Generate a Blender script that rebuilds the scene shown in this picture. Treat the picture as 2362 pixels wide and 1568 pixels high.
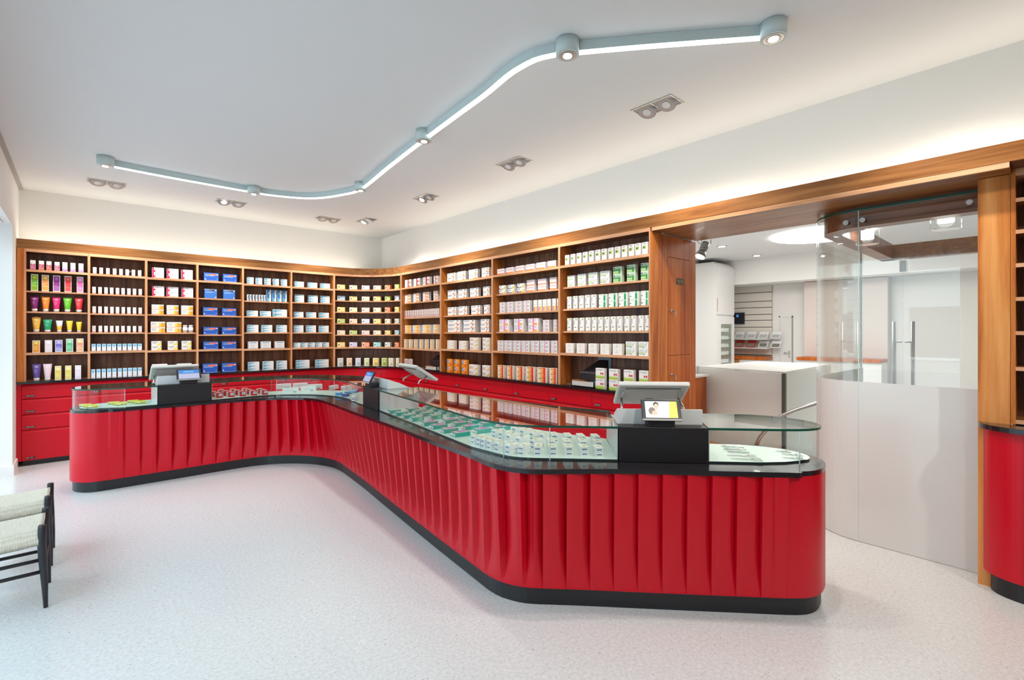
import bpy, bmesh, math, random
from mathutils import Vector, Matrix
from mathutils.geometry import tessellate_polygon
random.seed(7)
sc = bpy.context.scene
for o in list(bpy.data.objects): bpy.data.objects.remove(o, do_unlink=True)
C = sc.collection
PI = math.pi

# ------------------------------------------------------------------ camera
W, HH, F, CX, HY, CAMZ = 2362, 1568, 1115.0, 1181.0, 766.0, 1.5
TH = math.atan(996/1115)                       # camera heading, clockwise from +Y
cd = bpy.data.cameras.new('camera'); cam = bpy.data.objects.new('camera', cd); C.objects.link(cam)
cd.sensor_width = 36; cd.sensor_fit = 'HORIZONTAL'; cd.lens = F/W*36
cd.shift_y = -(HH/2-HY)/W
cd.clip_start = .05; cd.clip_end = 200
cam.location = (0, 0, CAMZ); cam.rotation_euler = (PI/2, 0, -TH)
sc.camera = cam

# ------------------------------------------------------------------ light + exposure
sc.view_settings.view_transform = 'Standard'; sc.view_settings.look = 'None'
sc.view_settings.gamma = 1; sc.view_settings.use_curve_mapping = False
sc.view_settings.exposure = 0.0
wd = bpy.data.worlds.new('sky'); sc.world = wd; wd.use_nodes = True
bg = wd.node_tree.nodes['Background']; bg.inputs[0].default_value = (.68, .88, 1, 1); bg.inputs[1].default_value = 5.2

def area(name, loc, sx, sy, power, col, rot=(0, 0, 0), spread=PI):
    l = bpy.data.lights.new(name, 'AREA'); l.shape = 'RECTANGLE'; l.size = sx; l.size_y = sy
    l.energy = power; l.color = col; l.spread = spread
    o = bpy.data.objects.new(name, l); C.objects.link(o); o.location = loc; o.rotation_euler = rot
    return o
def spot(name, loc, target, power, col, ang=1.2, blend=.8, rad=.04):
    l = bpy.data.lights.new(name, 'SPOT'); l.energy = power; l.color = col; l.spot_size = ang; l.spot_blend = blend; l.shadow_soft_size = rad
    o = bpy.data.objects.new(name, l); C.objects.link(o); o.location = loc
    o.rotation_euler = (Vector(target)-Vector(loc)).to_track_quat('-Z', 'Y').to_euler()
    return o
WARM = (1, .90, .72); NEUT = (1, .93, .84)
# LED coves behind the cornice, shining up the walls
area('cove_light_left', (1.55, 7.83, 2.50), 4.1, .12, 10.5, WARM, (PI, 0, 0))
area('cove_light_right', (3.92, 3.3, 2.50), .10, 7.0, 15, WARM, (PI, 0, 0))
area('cove_light_right_rear', (3.92, -1.6, 2.50), .10, 2.8, 7, WARM, (PI, 0, 0))

# ------------------------------------------------------------------ pixel -> place helpers (on known planes)
fx, fy = math.sin(TH), math.cos(TH); rx, ry = math.cos(TH), -math.sin(TH)
def ray(u, v):
    k = (u-CX)/F
    return (fx+k*rx, fy+k*ry, (HY-v)/F)
def onz(u, v, z):
    d = ray(u, v); t = (z-CAMZ)/d[2]; return (d[0]*t, d[1]*t)
def onX(u, v, X):
    d = ray(u, v); t = X/d[0]; return (d[1]*t, CAMZ+d[2]*t)
def onY(u, v, Y):
    d = ray(u, v); t = Y/d[1]; return (d[0]*t, CAMZ+d[2]*t)

# ------------------------------------------------------------------ materials
MATS = {}
def mat(name, col, rough=.5, metal=0, spec=.5, coat=0, emit=None, estr=0):
    if name in MATS: return MATS[name]
    m = bpy.data.materials.new(name); m.use_nodes = True
    b = m.node_tree.nodes['Principled BSDF']
    b.inputs['Base Color'].default_value = (*col, 1); b.inputs['Roughness'].default_value = rough
    b.inputs['Metallic'].default_value = metal; b.inputs['Specular IOR Level'].default_value = spec
    b.inputs['Coat Weight'].default_value = coat
    if emit: b.inputs['Emission Color'].default_value = (*emit, 1); b.inputs['Emission Strength'].default_value = estr
    MATS[name] = m; return m
def s2l(r, g, b):
    f = lambda c: (c/255/12.92) if c/255 <= .04045 else ((c/255+.055)/1.055)**2.4
    return (f(r), f(g), f(b))
def nodes(m): return m.node_tree.nodes, m.node_tree.links
def ramp(ns, stops):
    r = ns.new('ShaderNodeValToRGB'); e = r.color_ramp.elements
    e[0].position, e[0].color = stops[0][0], (*stops[0][1], 1)
    e[1].position, e[1].color = stops[-1][0], (*stops[-1][1], 1)
    for p, c in stops[1:-1]:
        x = e.new(p); x.color = (*c, 1)
    return r
def wood(name, dark, mid, light, axis='Z', rough=.4, scale=1.0, coat=.03):
    m = mat(name, mid, rough, coat=coat, spec=.35); ns, ln = nodes(m); b = ns['Principled BSDF']
    tc = ns.new('ShaderNodeTexCoord'); mp = ns.new('ShaderNodeMapping')
    sc_ = {'Z': (14, 14, .9), 'X': (.9, 14, 14), 'Y': (14, .9, 14)}[axis]
    mp.inputs['Scale'].default_value = tuple(a*scale for a in sc_)
    ln.new(tc.outputs['Object'], mp.inputs[0])
    n1 = ns.new('ShaderNodeTexNoise'); n1.inputs['Scale'].default_value = 1.0; n1.inputs['Detail'].default_value = 6; n1.inputs['Distortion'].default_value = 1.3
    n2 = ns.new('ShaderNodeTexNoise'); n2.inputs['Scale'].default_value = 6; n2.inputs['Detail'].default_value = 4
    ln.new(mp.outputs[0], n1.inputs[0]); ln.new(mp.outputs[0], n2.inputs[0])
    mx = ns.new('ShaderNodeMath'); mx.operation = 'MULTIPLY_ADD'; mx.inputs[1].default_value = .3
    ln.new(n2.outputs[0], mx.inputs[0]); ln.new(n1.outputs[0], mx.inputs[2])
    r = ramp(ns, [(.42, dark), (.62, mid), (.85, light)])
    ln.new(mx.outputs[0], r.inputs[0]); ln.new(r.outputs[0], b.inputs['Base Color'])
    bp = ns.new('ShaderNodeBump'); bp.inputs['Strength'].default_value = .08; bp.inputs['Distance'].default_value = .002
    ln.new(mx.outputs[0], bp.inputs['Height']); ln.new(bp.outputs[0], b.inputs['Normal'])
    return m
WAL = wood('walnut back panel', (.050, .019, .010), (.135, .052, .026), (.22, .10, .055), 'Z')
WALP = wood('walnut plain', (.06, .018, .008), (.13, .042, .018), (.22, .085, .04), 'Z')
CHV = wood('cherry vertical', (.34, .075, .010), (.54, .16, .028), (.68, .26, .06), 'Z', .35)
CHR = wood('cherry door', (.30, .055, .005), (.50, .115, .012), (.62, .18, .028), 'Z', .35, .7)
CHX = wood('cornice wood along x', (.15, .055, .015), (.25, .10, .028), (.36, .16, .05), 'X', .35)
CHY = wood('cornice wood along y', (.18, .062, .014), (.30, .115, .029), (.42, .18, .055), 'Y', .35)
EDGE = wood('light edge lipping', (.50, .23, .11), (.66, .34, .18), (.78, .45, .27), 'X', .45)
FLW = wood('oak stair wood', (.42, .17, .06), (.56, .25, .10), (.68, .34, .16), 'X', .4)
WHITE = mat('white paint', (.86, .85, .83), .75)
CEIL = mat('ceiling paint', (.77, .775, .78), .8)
WHG = mat('white lacquer', (.83, .83, .82), .25)
FROST = mat('white backed glass', (.72, .73, .725), .12, spec=.6)
FROSTG = mat('frosted balustrade glass', (.84, .87, .84), .3)
RED = mat('red lacquer', (.60, .0005, .014), .36, spec=.38)
RED2 = mat('red cabinet lacquer', (.58, .0005, .012), .40, spec=.35)
BLK = mat('black oiled top', (.012, .011, .014), .16, coat=.3)
PLN = mat('black plinth', (.012, .013, .016), .35)
BLKM = mat('black matte', (.010, .009, .012), .45)
BLKS = mat('black stool lacquer', (.014, .015, .02), .4)
MINT = mat('pale mint display glass', (.60, .72, .67), .3)
STEEL = mat('brushed steel', (.62, .62, .62), .28, 1)
CHROME = mat('chrome', (.8, .8, .8), .08, 1)
GREYM = mat('grey lamp housing', (.25, .26, .24), .35, .6)
PLAS = mat('light grey plastic', (.62, .62, .60), .4)
PLASD = mat('grey plastic shade', (.42, .41, .39), .45)
TRK = mat('pale aluminium track', (.60, .70, .70), .45)
LEDM = mat('led diffuser', (1, 1, 1), .5, emit=(.95, 1, 1), estr=9)
LAMPM = mat('lit lamp lens', (1, 1, 1), .5, emit=(1, .97, .92), estr=14)
ROUNDM = mat('lit round ceiling light', (1, 1, 1), .5, emit=(1, .97, .93), estr=7)
SILV = mat('silver downlight trim', (.46, .45, .43), .35, .7)
BLUEG = mat('blue grey reflector', (.42, .47, .55), .25, .5)
RUSH = None

def glass(name, tint=(.97, .99, .985), refl=1.0, r0=.022, pw=5.0):
    if name in MATS: return MATS[name]
    m = bpy.data.materials.new(name); m.use_nodes = True; ns, ln = nodes(m)
    for n in list(ns): ns.remove(n)
    out = ns.new('ShaderNodeOutputMaterial'); t = ns.new('ShaderNodeBsdfTransparent'); g = ns.new('ShaderNodeBsdfGlossy')
    t.inputs[0].default_value = (*tint, 1); g.inputs['Roughness'].default_value = .0; g.inputs[0].default_value = (refl, refl, refl, 1)
    ge = ns.new('ShaderNodeNewGeometry'); dp = ns.new('ShaderNodeVectorMath'); dp.operation = 'DOT_PRODUCT'
    ln.new(ge.outputs['Normal'], dp.inputs[0]); ln.new(ge.outputs['Incoming'], dp.inputs[1])
    def mth(op, a, b=None):
        n = ns.new('ShaderNodeMath'); n.operation = op
        for k, x in enumerate((a, b)):
            if x is None: continue
            if isinstance(x, (int, float)): n.inputs[k].default_value = x
            else: ln.new(x, n.inputs[k])
        return n.outputs[0]
    ab = mth('ABSOLUTE', dp.outputs['Value']); om = mth('SUBTRACT', 1.0, ab); p5 = mth('POWER', om, pw); fr_ = mth('MULTIPLY_ADD', p5, 1-r0)
    fr_.node.inputs[2].default_value = r0
    mx = ns.new('ShaderNodeMixShader'); ln.new(fr_, mx.inputs[0]); ln.new(t.outputs[0], mx.inputs[1]); ln.new(g.outputs[0], mx.inputs[2])
    ln.new(mx.outputs[0], out.inputs[0]); MATS[name] = m; return m
GL = glass('clear glass')
GLT = glass('glass top sheet', (.92, .97, .95), 1.0, .045, 4.0)
GEDGE = mat('green glass edge', (.008, .085, .055), .25, spec=.4)
GEDGEB = mat('pale glass edge', (.55, .72, .72), .1, spec=.8)

def terrazzo():
    m = mat('terrazzo floor', (.7, .67, .64), .22, coat=.15); ns, ln = nodes(m); b = ns['Principled BSDF']
    tc = ns.new('ShaderNodeTexCoord')
    base = ns.new('ShaderNodeTexNoise'); base.inputs['Scale'].default_value = 60; base.inputs['Detail'].default_value = 5
    ln.new(tc.outputs['Object'], base.inputs[0])
    br = ramp(ns, [(.3, (.56, .575, .58)), (.7, (.68, .695, .70))]); ln.new(base.outputs[0], br.inputs[0])
    prev = br.outputs[0]
    for scl, thr, stops in ((70, .11, [(0, (.25, .21, .18)), (.5, (.42, .33, .26)), (1, (.2, .19, .18))]),
                            (36, .07, [(0, (.34, .29, .25)), (.6, (.2, .18, .16)), (1, (.5, .42, .33))]),
                            (130, .18, [(0, (.40, .36, .33)), (1, (.82, .8, .77))])):
        v = ns.new('ShaderNodeTexVoronoi'); v.inputs['Scale'].default_value = scl; ln.new(tc.outputs['Object'], v.inputs['Vector'])
        sep = ns.new('ShaderNodeSeparateColor'); ln.new(v.outputs['Color'], sep.inputs[0])
        c = ramp(ns, stops); ln.new(sep.outputs[0], c.inputs[0])
        mu = ns.new('ShaderNodeMath'); mu.operation = 'MULTIPLY'; mu.inputs[1].default_value = thr*1.6; ln.new(sep.outputs[1], mu.inputs[0])
        lt = ns.new('ShaderNodeMath'); lt.operation = 'LESS_THAN'; ln.new(v.outputs['Distance'], lt.inputs[0]); ln.new(mu.outputs[0], lt.inputs[1])
        mx = ns.new('ShaderNodeMix'); mx.data_type = 'RGBA'; ln.new(lt.outputs[0], mx.inputs[0]); ln.new(prev, mx.inputs[6]); ln.new(c.outputs[0], mx.inputs[7])
        prev = mx.outputs[2]
    ln.new(prev, b.inputs['Base Color'])
    return m
TERR = terrazzo()
def rush():
    m = mat('woven paper rush', (.6, .52, .4), .8); ns, ln = nodes(m); b = ns['Principled BSDF']
    tc = ns.new('ShaderNodeTexCoord'); w = ns.new('ShaderNodeTexWave'); w.bands_direction = 'X'; w.inputs['Scale'].default_value = 55; w.inputs['Distortion'].default_value = 2.2; w.inputs['Detail'].default_value = 3
    w2 = ns.new('ShaderNodeTexWave'); w2.bands_direction = 'Y'; w2.inputs['Scale'].default_value = 28; w2.inputs['Distortion'].default_value = 3
    ln.new(tc.outputs['Object'], w.inputs[0]); ln.new(tc.outputs['Object'], w2.inputs[0])
    a = ns.new('ShaderNodeMath'); a.operation = 'MULTIPLY_ADD'; a.inputs[1].default_value = .35; ln.new(w2.outputs['Fac'], a.inputs[0]); ln.new(w.outputs['Fac'], a.inputs[2])
    r = ramp(ns, [(.1, (.42, .33, .23)), (.5, (.62, .54, .43)), (1, (.75, .70, .60))]); ln.new(a.outputs[0], r.inputs[0]); ln.new(r.outputs[0], b.inputs['Base Color'])
    bp = ns.new('ShaderNodeBump'); bp.inputs['Strength'].default_value = .5; bp.inputs['Distance'].default_value = .003; ln.new(a.outputs[0], bp.inputs['Height']); ln.new(bp.outputs[0], b.inputs['Normal'])
    return m
RUSH = rush()
def flat(rgb, rough=.45):
    k = 'print %d %d %d' % rgb
    return mat(k, s2l(*rgb), rough)

# ------------------------------------------------------------------ mesh builder
class MB:
    def __init__(s): s.v = []; s.f = []; s.m = []; s.mats = []; s.sm = []
    def mi(s, m):
        if m not in s.mats: s.mats.append(m)
        return s.mats.index(m)
    def face(s, pts, m, smooth=False):
        i = len(s.v); s.v += [tuple(p) for p in pts]; s.f.append(list(range(i, i+len(pts)))); s.m.append(s.mi(m)); s.sm.append(smooth)
    def box(s, x0, y0, z0, x1, y1, z1, m, bev=0, M=None):
        if bev:
            s.bbox(x0, y0, z0, x1, y1, z1, m, bev, M); return s
        P = [(x0,y0,z0),(x1,y0,z0),(x1,y1,z0),(x0,y1,z0),(x0,y0,z1),(x1,y0,z1),(x1,y1,z1),(x0,y1,z1)]
        if M: P = [tuple(M @ Vector(p)) for p in P]
        i = len(s.v); s.v += P; k = s.mi(m)
        for f in ((0,3,2,1),(4,5,6,7),(0,1,5,4),(1,2,6,5),(2,3,7,6),(3,0,4,7)):
            s.f.append([i+a for a in f]); s.m.append(k); s.sm.append(False)
        return s
    def bbox(s, x0, y0, z0, x1, y1, z1, m, bev, M=None):
        bm = bmesh.new(); bmesh.ops.create_cube(bm, size=1)
        for v in bm.verts: v.co = Vector(((x0+x1)/2+v.co.x*(x1-x0), (y0+y1)/2+v.co.y*(y1-y0), (z0+z1)/2+v.co.z*(z1-z0)))
        bmesh.ops.bevel(bm, geom=bm.edges[:], offset=bev, segments=2, affect='EDGES', profile=.5)
        s.addbm(bm, m, M); bm.free()
    def addbm(s, bm, m, M=None, smooth=False):
        i = len(s.v); bm.verts.ensure_lookup_table()
        for v in bm.verts: s.v.append(tuple(M @ v.co) if M else tuple(v.co))
        k = s.mi(m)
        for f in bm.faces: s.f.append([i+v.index for v in f.verts]); s.m.append(k); s.sm.append(smooth)
    def tube(s, pts, r, m, n=10, cap=True):
        pts = [Vector(p) for p in pts]; rs = r if isinstance(r, (list, tuple)) else [r]*len(pts)
        rings = []; up = None
        for i, p in enumerate(pts):
            d = (pts[min(i+1, len(pts)-1)]-pts[max(i-1, 0)]).normalized()
            if up is None:
                a = Vector((0, 0, 1)) if abs(d.z) < .9 else Vector((1, 0, 0)); up = (a-d*a.dot(d)).normalized()
            else: up = (up-d*up.dot(d)).normalized()
            q = d.cross(up); rings.append([p+(up*math.cos(2*PI*j/n)+q*math.sin(2*PI*j/n))*rs[i] for j in range(n)])
        i0 = len(s.v); k = s.mi(m)
        for rg in rings: s.v += [tuple(a) for a in rg]
        for a in range(len(rings)-1):
            for j in range(n):
                s.f.append([i0+a*n+j, i0+a*n+(j+1) % n, i0+(a+1)*n+(j+1) % n, i0+(a+1)*n+j]); s.m.append(k); s.sm.append(True)
        if cap:
            s.f.append([i0+j for j in range(n)][::-1]); s.m.append(k); s.sm.append(False)
            s.f.append([i0+(len(rings)-1)*n+j for j in range(n)]); s.m.append(k); s.sm.append(False)
        return s
    def cyl(s, c, r, z0, z1, m, n=28, r1=None, M=None):
        r1 = r if r1 is None else r1; k = s.mi(m); i = len(s.v)
        P = [(c[0]+r*math.cos(2*PI*j/n), c[1]+r*math.sin(2*PI*j/n), z0) for j in range(n)]+[(c[0]+r1*math.cos(2*PI*j/n), c[1]+r1*math.sin(2*PI*j/n), z1) for j in range(n)]
        if M: P = [tuple(M @ Vector(p)) for p in P]
        s.v += P
        for j in range(n): s.f.append([i+j, i+(j+1) % n, i+n+(j+1) % n, i+n+j]); s.m.append(k); s.sm.append(True)
        s.f.append([i+j for j in range(n)][::-1]); s.m.append(k); s.sm.append(False)
        s.f.append([i+n+j for j in range(n)]); s.m.append(k); s.sm.append(False)
        return s
    def prism(s, poly, z0, z1, m, mside=None, closed=True):
        """vertical prism over a (possibly concave) plan polygon"""
        n = len(poly); tri = tessellate_polygon([[Vector((p[0], p[1], 0)) for p in poly]])
        i = len(s.v); s.v += [(p[0], p[1], z0) for p in poly]+[(p[0], p[1], z1) for p in poly]
        k = s.mi(m); ks = s.mi(mside or m)
        for t in tri:
            a, b, c = [poly[q] for q in t]
            cr = (b[0]-a[0])*(c[1]-a[1])-(b[1]-a[1])*(c[0]-a[0])
            t = t if cr > 0 else t[::-1]
            s.f.append([i+n+q for q in t]); s.m.append(k); s.sm.append(False)
            s.f.append([i+q for q in t[::-1]]); s.m.append(k); s.sm.append(False)
        area2 = sum(poly[j][0]*poly[(j+1) % n][1]-poly[(j+1) % n][0]*poly[j][1] for j in range(n))
        for j in range(n):
            a, b = j, (j+1) % n
            q = [i+a, i+b, i+n+b, i+n+a]
            s.f.append(q if area2 > 0 else q[::-1]); s.m.append(ks); s.sm.append(False)
        return s
    def strip(s, path, z0, z1, m, th=None, side=1, smooth=True):
        """wall following a plan polyline, with thickness th"""
        if th:
            off = offset(path, th*side)
            return s.prism(list(path)+off[::-1], z0, z1, m)
        for a, b in zip(path, path[1:]): s.face([(a[0],a[1],z0),(b[0],b[1],z0),(b[0],b[1],z1),(a[0],a[1],z1)], m, smooth)
        return s
    def mesh(s, name):
        me = bpy.data.meshes.new(name); me.from_pydata(s.v, [], s.f)
        for m in s.mats: me.materials.append(m)
        me.polygons.foreach_set('material_index', s.m); me.polygons.foreach_set('use_smooth', s.sm); me.update(); return me
    def build(s, name, parent=None, loc=None, rot=None, weld=False):
        me = s.mesh(name)
        if weld:
            bm = bmesh.new(); bm.from_mesh(me); bmesh.ops.remove_doubles(bm, verts=bm.verts[:], dist=1e-5); bmesh.ops.recalc_face_normals(bm, faces=bm.faces[:]); bm.to_mesh(me); bm.free()
        o = bpy.data.objects.new(name, me); C.objects.link(o)
        if parent: o.parent = parent
        if loc: o.location = loc
        if rot: o.rotation_euler = rot
        return o
def offset(path, d):
    """offset plan polyline to its left by d"""
    out = []
    for i, p in enumerate(path):
        a = path[max(i-1, 0)]; b = path[min(i+1, len(path)-1)]
        tx, ty = b[0]-a[0], b[1]-a[1]; l = math.hypot(tx, ty) or 1
        out.append((p[0]-ty/l*d, p[1]+tx/l*d))
    return out
def tag(o, label, cat, group=None, kind=None):
    o['label'] = label; o['category'] = cat
    if group: o['group'] = group
    if kind: o['kind'] = kind
    return o
def empty(name, label, cat, loc=(0, 0, 0), rz=0, group=None):
    o = bpy.data.objects.new(name, None); C.objects.link(o); o.location = loc; o.rotation_euler = (0, 0, rz); o.empty_display_size = .1
    return tag(o, label, cat, group)
def struct(o): o['kind'] = 'structure'; return o
def copy_tree(o, parent=None):
    c = o.copy(); C.objects.link(c)
    if parent: c.parent = parent
    for ch in [x for x in bpy.data.objects if x.parent == o]: copy_tree(ch, c)
    return c
TXT = {}
def text_polys(txt, bold=False):
    if txt in TXT: return TXT[txt]
    cu = bpy.data.curves.new('t', 'FONT'); cu.body = txt; cu.size = 1; cu.resolution_u = 2
    if bold: cu.offset = .02
    o = bpy.data.objects.new('t', cu); C.objects.link(o)
    dg = bpy.context.evaluated_depsgraph_get(); dg.update(); me = bpy.data.meshes.new_from_object(o.evaluated_get(dg))
    V = [(v.co.x, v.co.y) for v in me.vertices]; Fc = [list(p.vertices) for p in me.polygons]
    bpy.data.objects.remove(o); bpy.data.curves.remove(cu); bpy.data.meshes.remove(me)
    x0 = min(v[0] for v in V); x1 = max(v[0] for v in V); y0 = min(v[1] for v in V); y1 = max(v[1] for v in V)
    TXT[txt] = ([((a-x0)/(x1-x0), (b-y0)/(y1-y0)) for a, b in V], Fc, (x1-x0)/(y1-y0)); return TXT[txt]
def put_text(mb, txt, x0, z0, w, h, y, m, M=None):
    V, Fc, asp = text_polys(txt); i = len(mb.v)
    P = [(x0+a*w, y, z0+b*h) for a, b in V]
    mb.v += [tuple(M @ Vector(p)) for p in P] if M else P
    k = mb.mi(m)
    for f in Fc: mb.f.append([i+q for q in f]); mb.m.append(k); mb.sm.append(False)

def put_marks(mb, n, x0, z0, w, h, y, m, M=None, seed=1):
    # row of small unreadable letter-sized marks
    rnd = random.Random(seed); p = w/n
    for k in range(n):
        a = x0+k*p; ww = p*rnd.choice((.45, .6, .7)); hh = h*rnd.choice((1, 1, .8))
        for (q0, r0, q1, r1) in rnd.choice((((0,0,.3,1),(.3,0,1,.25),(.3,.75,1,1)), ((0,0,.3,1),(.7,0,1,1),(.3,.4,.7,.6)), ((.35,0,.65,1),(0,.75,1,1)), ((0,0,.3,1),(.3,.75,1,1),(.3,.4,.8,.6)))):
            P = [(a+ww*q0, y, z0+hh*r0), (a+ww*q1, y, z0+hh*r0), (a+ww*q1, y, z0+hh*r1), (a+ww*q0, y, z0+hh*r1)]
            mb.face([tuple(M @ Vector(q)) for q in P] if M else P, m)

# ------------------------------------------------------------------ room shell
ZC = 3.17; YA = 8.0; XB = 4.02; XL = -.53; ZR = 3.3
YF = 7.66; XF = 3.80                                             # front planes of the bookcases
struct(MB().box(-1.4, -5.2, -.1, 15, 8.3, 0, TERR).build('floor'))
struct(MB().box(-1.4, -5.2, ZC, XB+.02, 8.3, ZC+.15, CEIL).build('ceiling'))
struct(MB().box(-1.4, YA, 0, XB+.3, YA+.2, ZC, WHITE).build('wall_back'))
w = MB(); w.box(XB, 2.42, 0, 4.58, 8.0, 2.44, WHITE); w.box(XB, -5.2, 2.44, 4.58, 8.0, ZR, WHITE); w.box(XB+.22, -5.2, 0, 4.58, .10, 2.44, WHITE)
struct(w.build('wall_right'))
# street side wall with its long shopfront opening (daylight comes through it)
w = MB(); HEAD = 2.62
w.box(XL-.37, 7.27, 0, XL, 8.0, ZC, WHITE); w.box(XL-.37, -5.2, HEAD, XL, 7.27, ZC, WHITE); w.box(XL-.37, -5.2, 0, XL, .8, HEAD, WHITE)
struct(w.build('wall_left'))
w = MB(); w.box(XL-.385, 7.255, 0, XL+.012, 8.0, .10, WHITE); struct(w.build('baseboard_left'))
w = MB(); w.box(XL-.20, .9, HEAD-.012, XL-.06, 7.12, HEAD-.002, WHG); w.box(XL-.15, .9, HEAD-.016, XL-.12, 7.0, HEAD-.0125, BLKM)
tag(w.build('air_curtain'), 'long white air outlet with black slot under the shopfront lintel', 'air vent')
struct(MB().box(-1.4, -5.2, 0, XB+.3, -5.0, ZC, WALP).build('wall_front'))
w = MB()                                                         # shopfront mullions and rails
for y in (.8, 2.4, 4.0, 5.6, 7.20): w.box(XL-.30, y, 0, XL-.24, y+.06, HEAD, WHG)
w.box(XL-.31, .8, 0, XL-.23, 7.26, .08, WHG)
struct(w.build('window_1'))
gp = MB().box(XL-.275, .81, .08, XL-.265, 7.2, HEAD, glass('shopfront glass', (.97, .98, .98))).build('pane'); gp.parent = bpy.data.objects['window_1']
# ceiling groove line above the left wall
struct(MB().box(XL, -3, ZC-.012, XL+.035, YA, ZC-.001, mat('shadow gap grey', (.45, .42, .40), .8)).build('trim_1'))

# back room beyond the opening
X1, YC, X2 = 11.4, 5.37, 12.35
w = MB(); w.box(X1+.02, 6.0, 0, X1+.3, 6.4, ZR, WHITE); struct(w.build('wall_rear_left'))
struct(MB().box(4.58, -2.0, ZR, 15, 6.6, ZR+.1, CEIL).build('ceiling_rear'))
struct(MB().box(12.81, -2.0, 2.701, 13.3, 6.39, 2.8, CEIL).build('ceiling_rear_low'))
w = MB(); w.box(X2, -2, 2.70, X2+.45, 6.4, ZR, WHITE); w.box(13.2, 2.45, 0, 13.3, 6.4, 2.7, WHITE); w.box(13.2, -2, 0, 13.3, 2.45, 2.7, WHITE)
struct(w.build('wall_rear'))
struct(MB().box(4.58, 6.4, 0, 15, 6.6, ZR, WHITE).build('wall_rear_side'))
struct(MB().box(4.58, -2.2, 0, 15, -2.0, ZR, WHITE).build('wall_rear_street'))
area('rear_room_light', (8.2, 2.2, 3.22), 3.5, 3.0, 150, (1, .95, .88))
area('rear_hall_light', (10.0, 4.2, 3.22), 1.6, 1.6, 28, (1, .95, .88))

# ------------------------------------------------------------------ book case geometry
RC = .76; CCX, CCY = XF-RC, YF-RC
def front_path(off=0, n=16, x0=XL+.003, yend=.16):
    """plan line along the cabinet fronts; off>0 = deeper into the wall"""
    p = [(x0, YF+off)]
    for i in range(n+1):
        a = PI/2-i/n*PI/2; p.append((CCX+(RC+off)*math.cos(a), CCY+(RC+off)*math.sin(a)))
    p.append((XF+off, yend)); return p
def ribbon(off0, off1, z0, z1, m, name, yend=.16, x0=XL+.003, parent=None, m2=None):
    a = front_path(off0, yend=yend, x0=x0); b = front_path(off1, yend=yend, x0=x0)
    mb = MB(); mb.prism(a+b[::-1], z0, z1, m, m2)
    return mb.build(name, parent)
# cornice: fascia + lipping + top board
co = empty('cornice', 'brown wooden cornice running over all the bookcases and the opening', 'cornice')
def fascia(z0, z1, off0, off1, mx, my, name, lab=None):
    a = front_path(off0, yend=-3.0); b = front_path(off1, yend=-3.0); mb = MB(); mb.prism(a[:2]+b[:2][::-1], z0, z1, mx)
    o1 = mb.build(name, co)
    mb = MB(); mb.prism(a[1:-1]+b[1:-1][::-1], z0, z1, mx); mb.build(name, co)
    mb = MB(); mb.prism(a[-2:]+b[-2:][::-1], z0, z1, my); mb.build(name, co)
fascia(2.437, 2.543, 0, .022, CHX, CHY, 'fascia_board')
a = front_path(.004, yend=2.39); b = front_path(.3, yend=2.39)
MB().prism(front_path(.022, yend=-3)+front_path(.2, yend=-3)[::-1], 2.437, 2.447, WALP).build('top_board', co)

# bays ------------------------------------------------------------
DA = [-.527, .078, .625, 1.176, 1.724, 2.379, 3.03]
DB = [6.897, 5.776, 4.625, 3.503, 2.401]
ORD = ['first', 'second', 'third', 'fourth', 'fifth', 'sixth', 'seventh', 'eighth', 'ninth', 'tenth', 'eleventh', 'twelfth', 'thirteenth', 'fourteenth', 'fifteenth', 'sixteenth', 'seventeenth', 'eighteenth', 'nineteenth', 'twentieth', 'twenty-first', 'twenty-second', 'twenty-third', 'twenty-fourth']
c1 = lambda x, y: (30+x*.22326, 540+y*.22326)
c2 = lambda x, y: (440+x*.21169, 580+y*.21169)
c3 = lambda x, y: (910+x*.23599, 540+y*.23599)
c4 = lambda x, y: (1280+x*.29336, 500+y*.29336)
DEPTH = .19; REC = .05; T = .020
# (transform, x in crop, shelf centre lines in crop y; first and last are fixed and flush)
SH = [(c1, 140, [372, 590, 805, 1020, 1238]), (c1, 800, [415, 620, 825, 1022, 1221]), (c1, 1400, [455, 643, 833, 1023, 1212]),
      (c2, 88, [322, 512, 702, 912, 1078]), (c2, 595, [359, 540, 711, 888, 1071]), (c2, 1110, [391, 556, 723, 888, 1057]),
      (c2, 1580, [414, 536, 661, 788, 912, 1051]),
      (c3, 70, [535, 681, 825, 967, 1118]), (c3, 485, [481, 645, 805, 965, 1130]), (c3, 985, [409, 597, 778, 961, 1148]), (c4, 60, [392, 562, 733, 905, 1078])]
ZS = []
for i, (fn, x, ys) in enumerate(SH):
    zs = []
    for j, y in enumerate(ys):
        fixed = j == 0 or j == len(ys)-1
        u, v = fn(x, y)
        zs.append(onY(u, v, YF+(0 if fixed else REC))[1] if i < 7 else onX(u, v, XF+(0 if fixed else REC))[1])
    ZS.append(zs)
ZB = .944; ZT = 2.405
BAYD = ['holding colourful skin care boxes and tubes', 'holding rows of tiny white boxes', 'behind the left till holding stacked boxes', 'holding large blue boxes', 'holding pale blue medicine packs', 'holding wide pale blue packs', 'curving round the corner with coloured tea boxes',
        'just right of the curved corner', 'holding white and orange stacks', 'holding pink striped stacks', 'holding white and green boxes beside the opening']
EDY = wood('light edge lipping y', (.50, .22, .10), (.66, .34, .17), (.78, .45, .26), 'Y', .45)
EDZ = wood('light edge lipping z', (.50, .23, .11), (.66, .34, .18), (.78, .45, .27), 'Z', .45)
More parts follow.
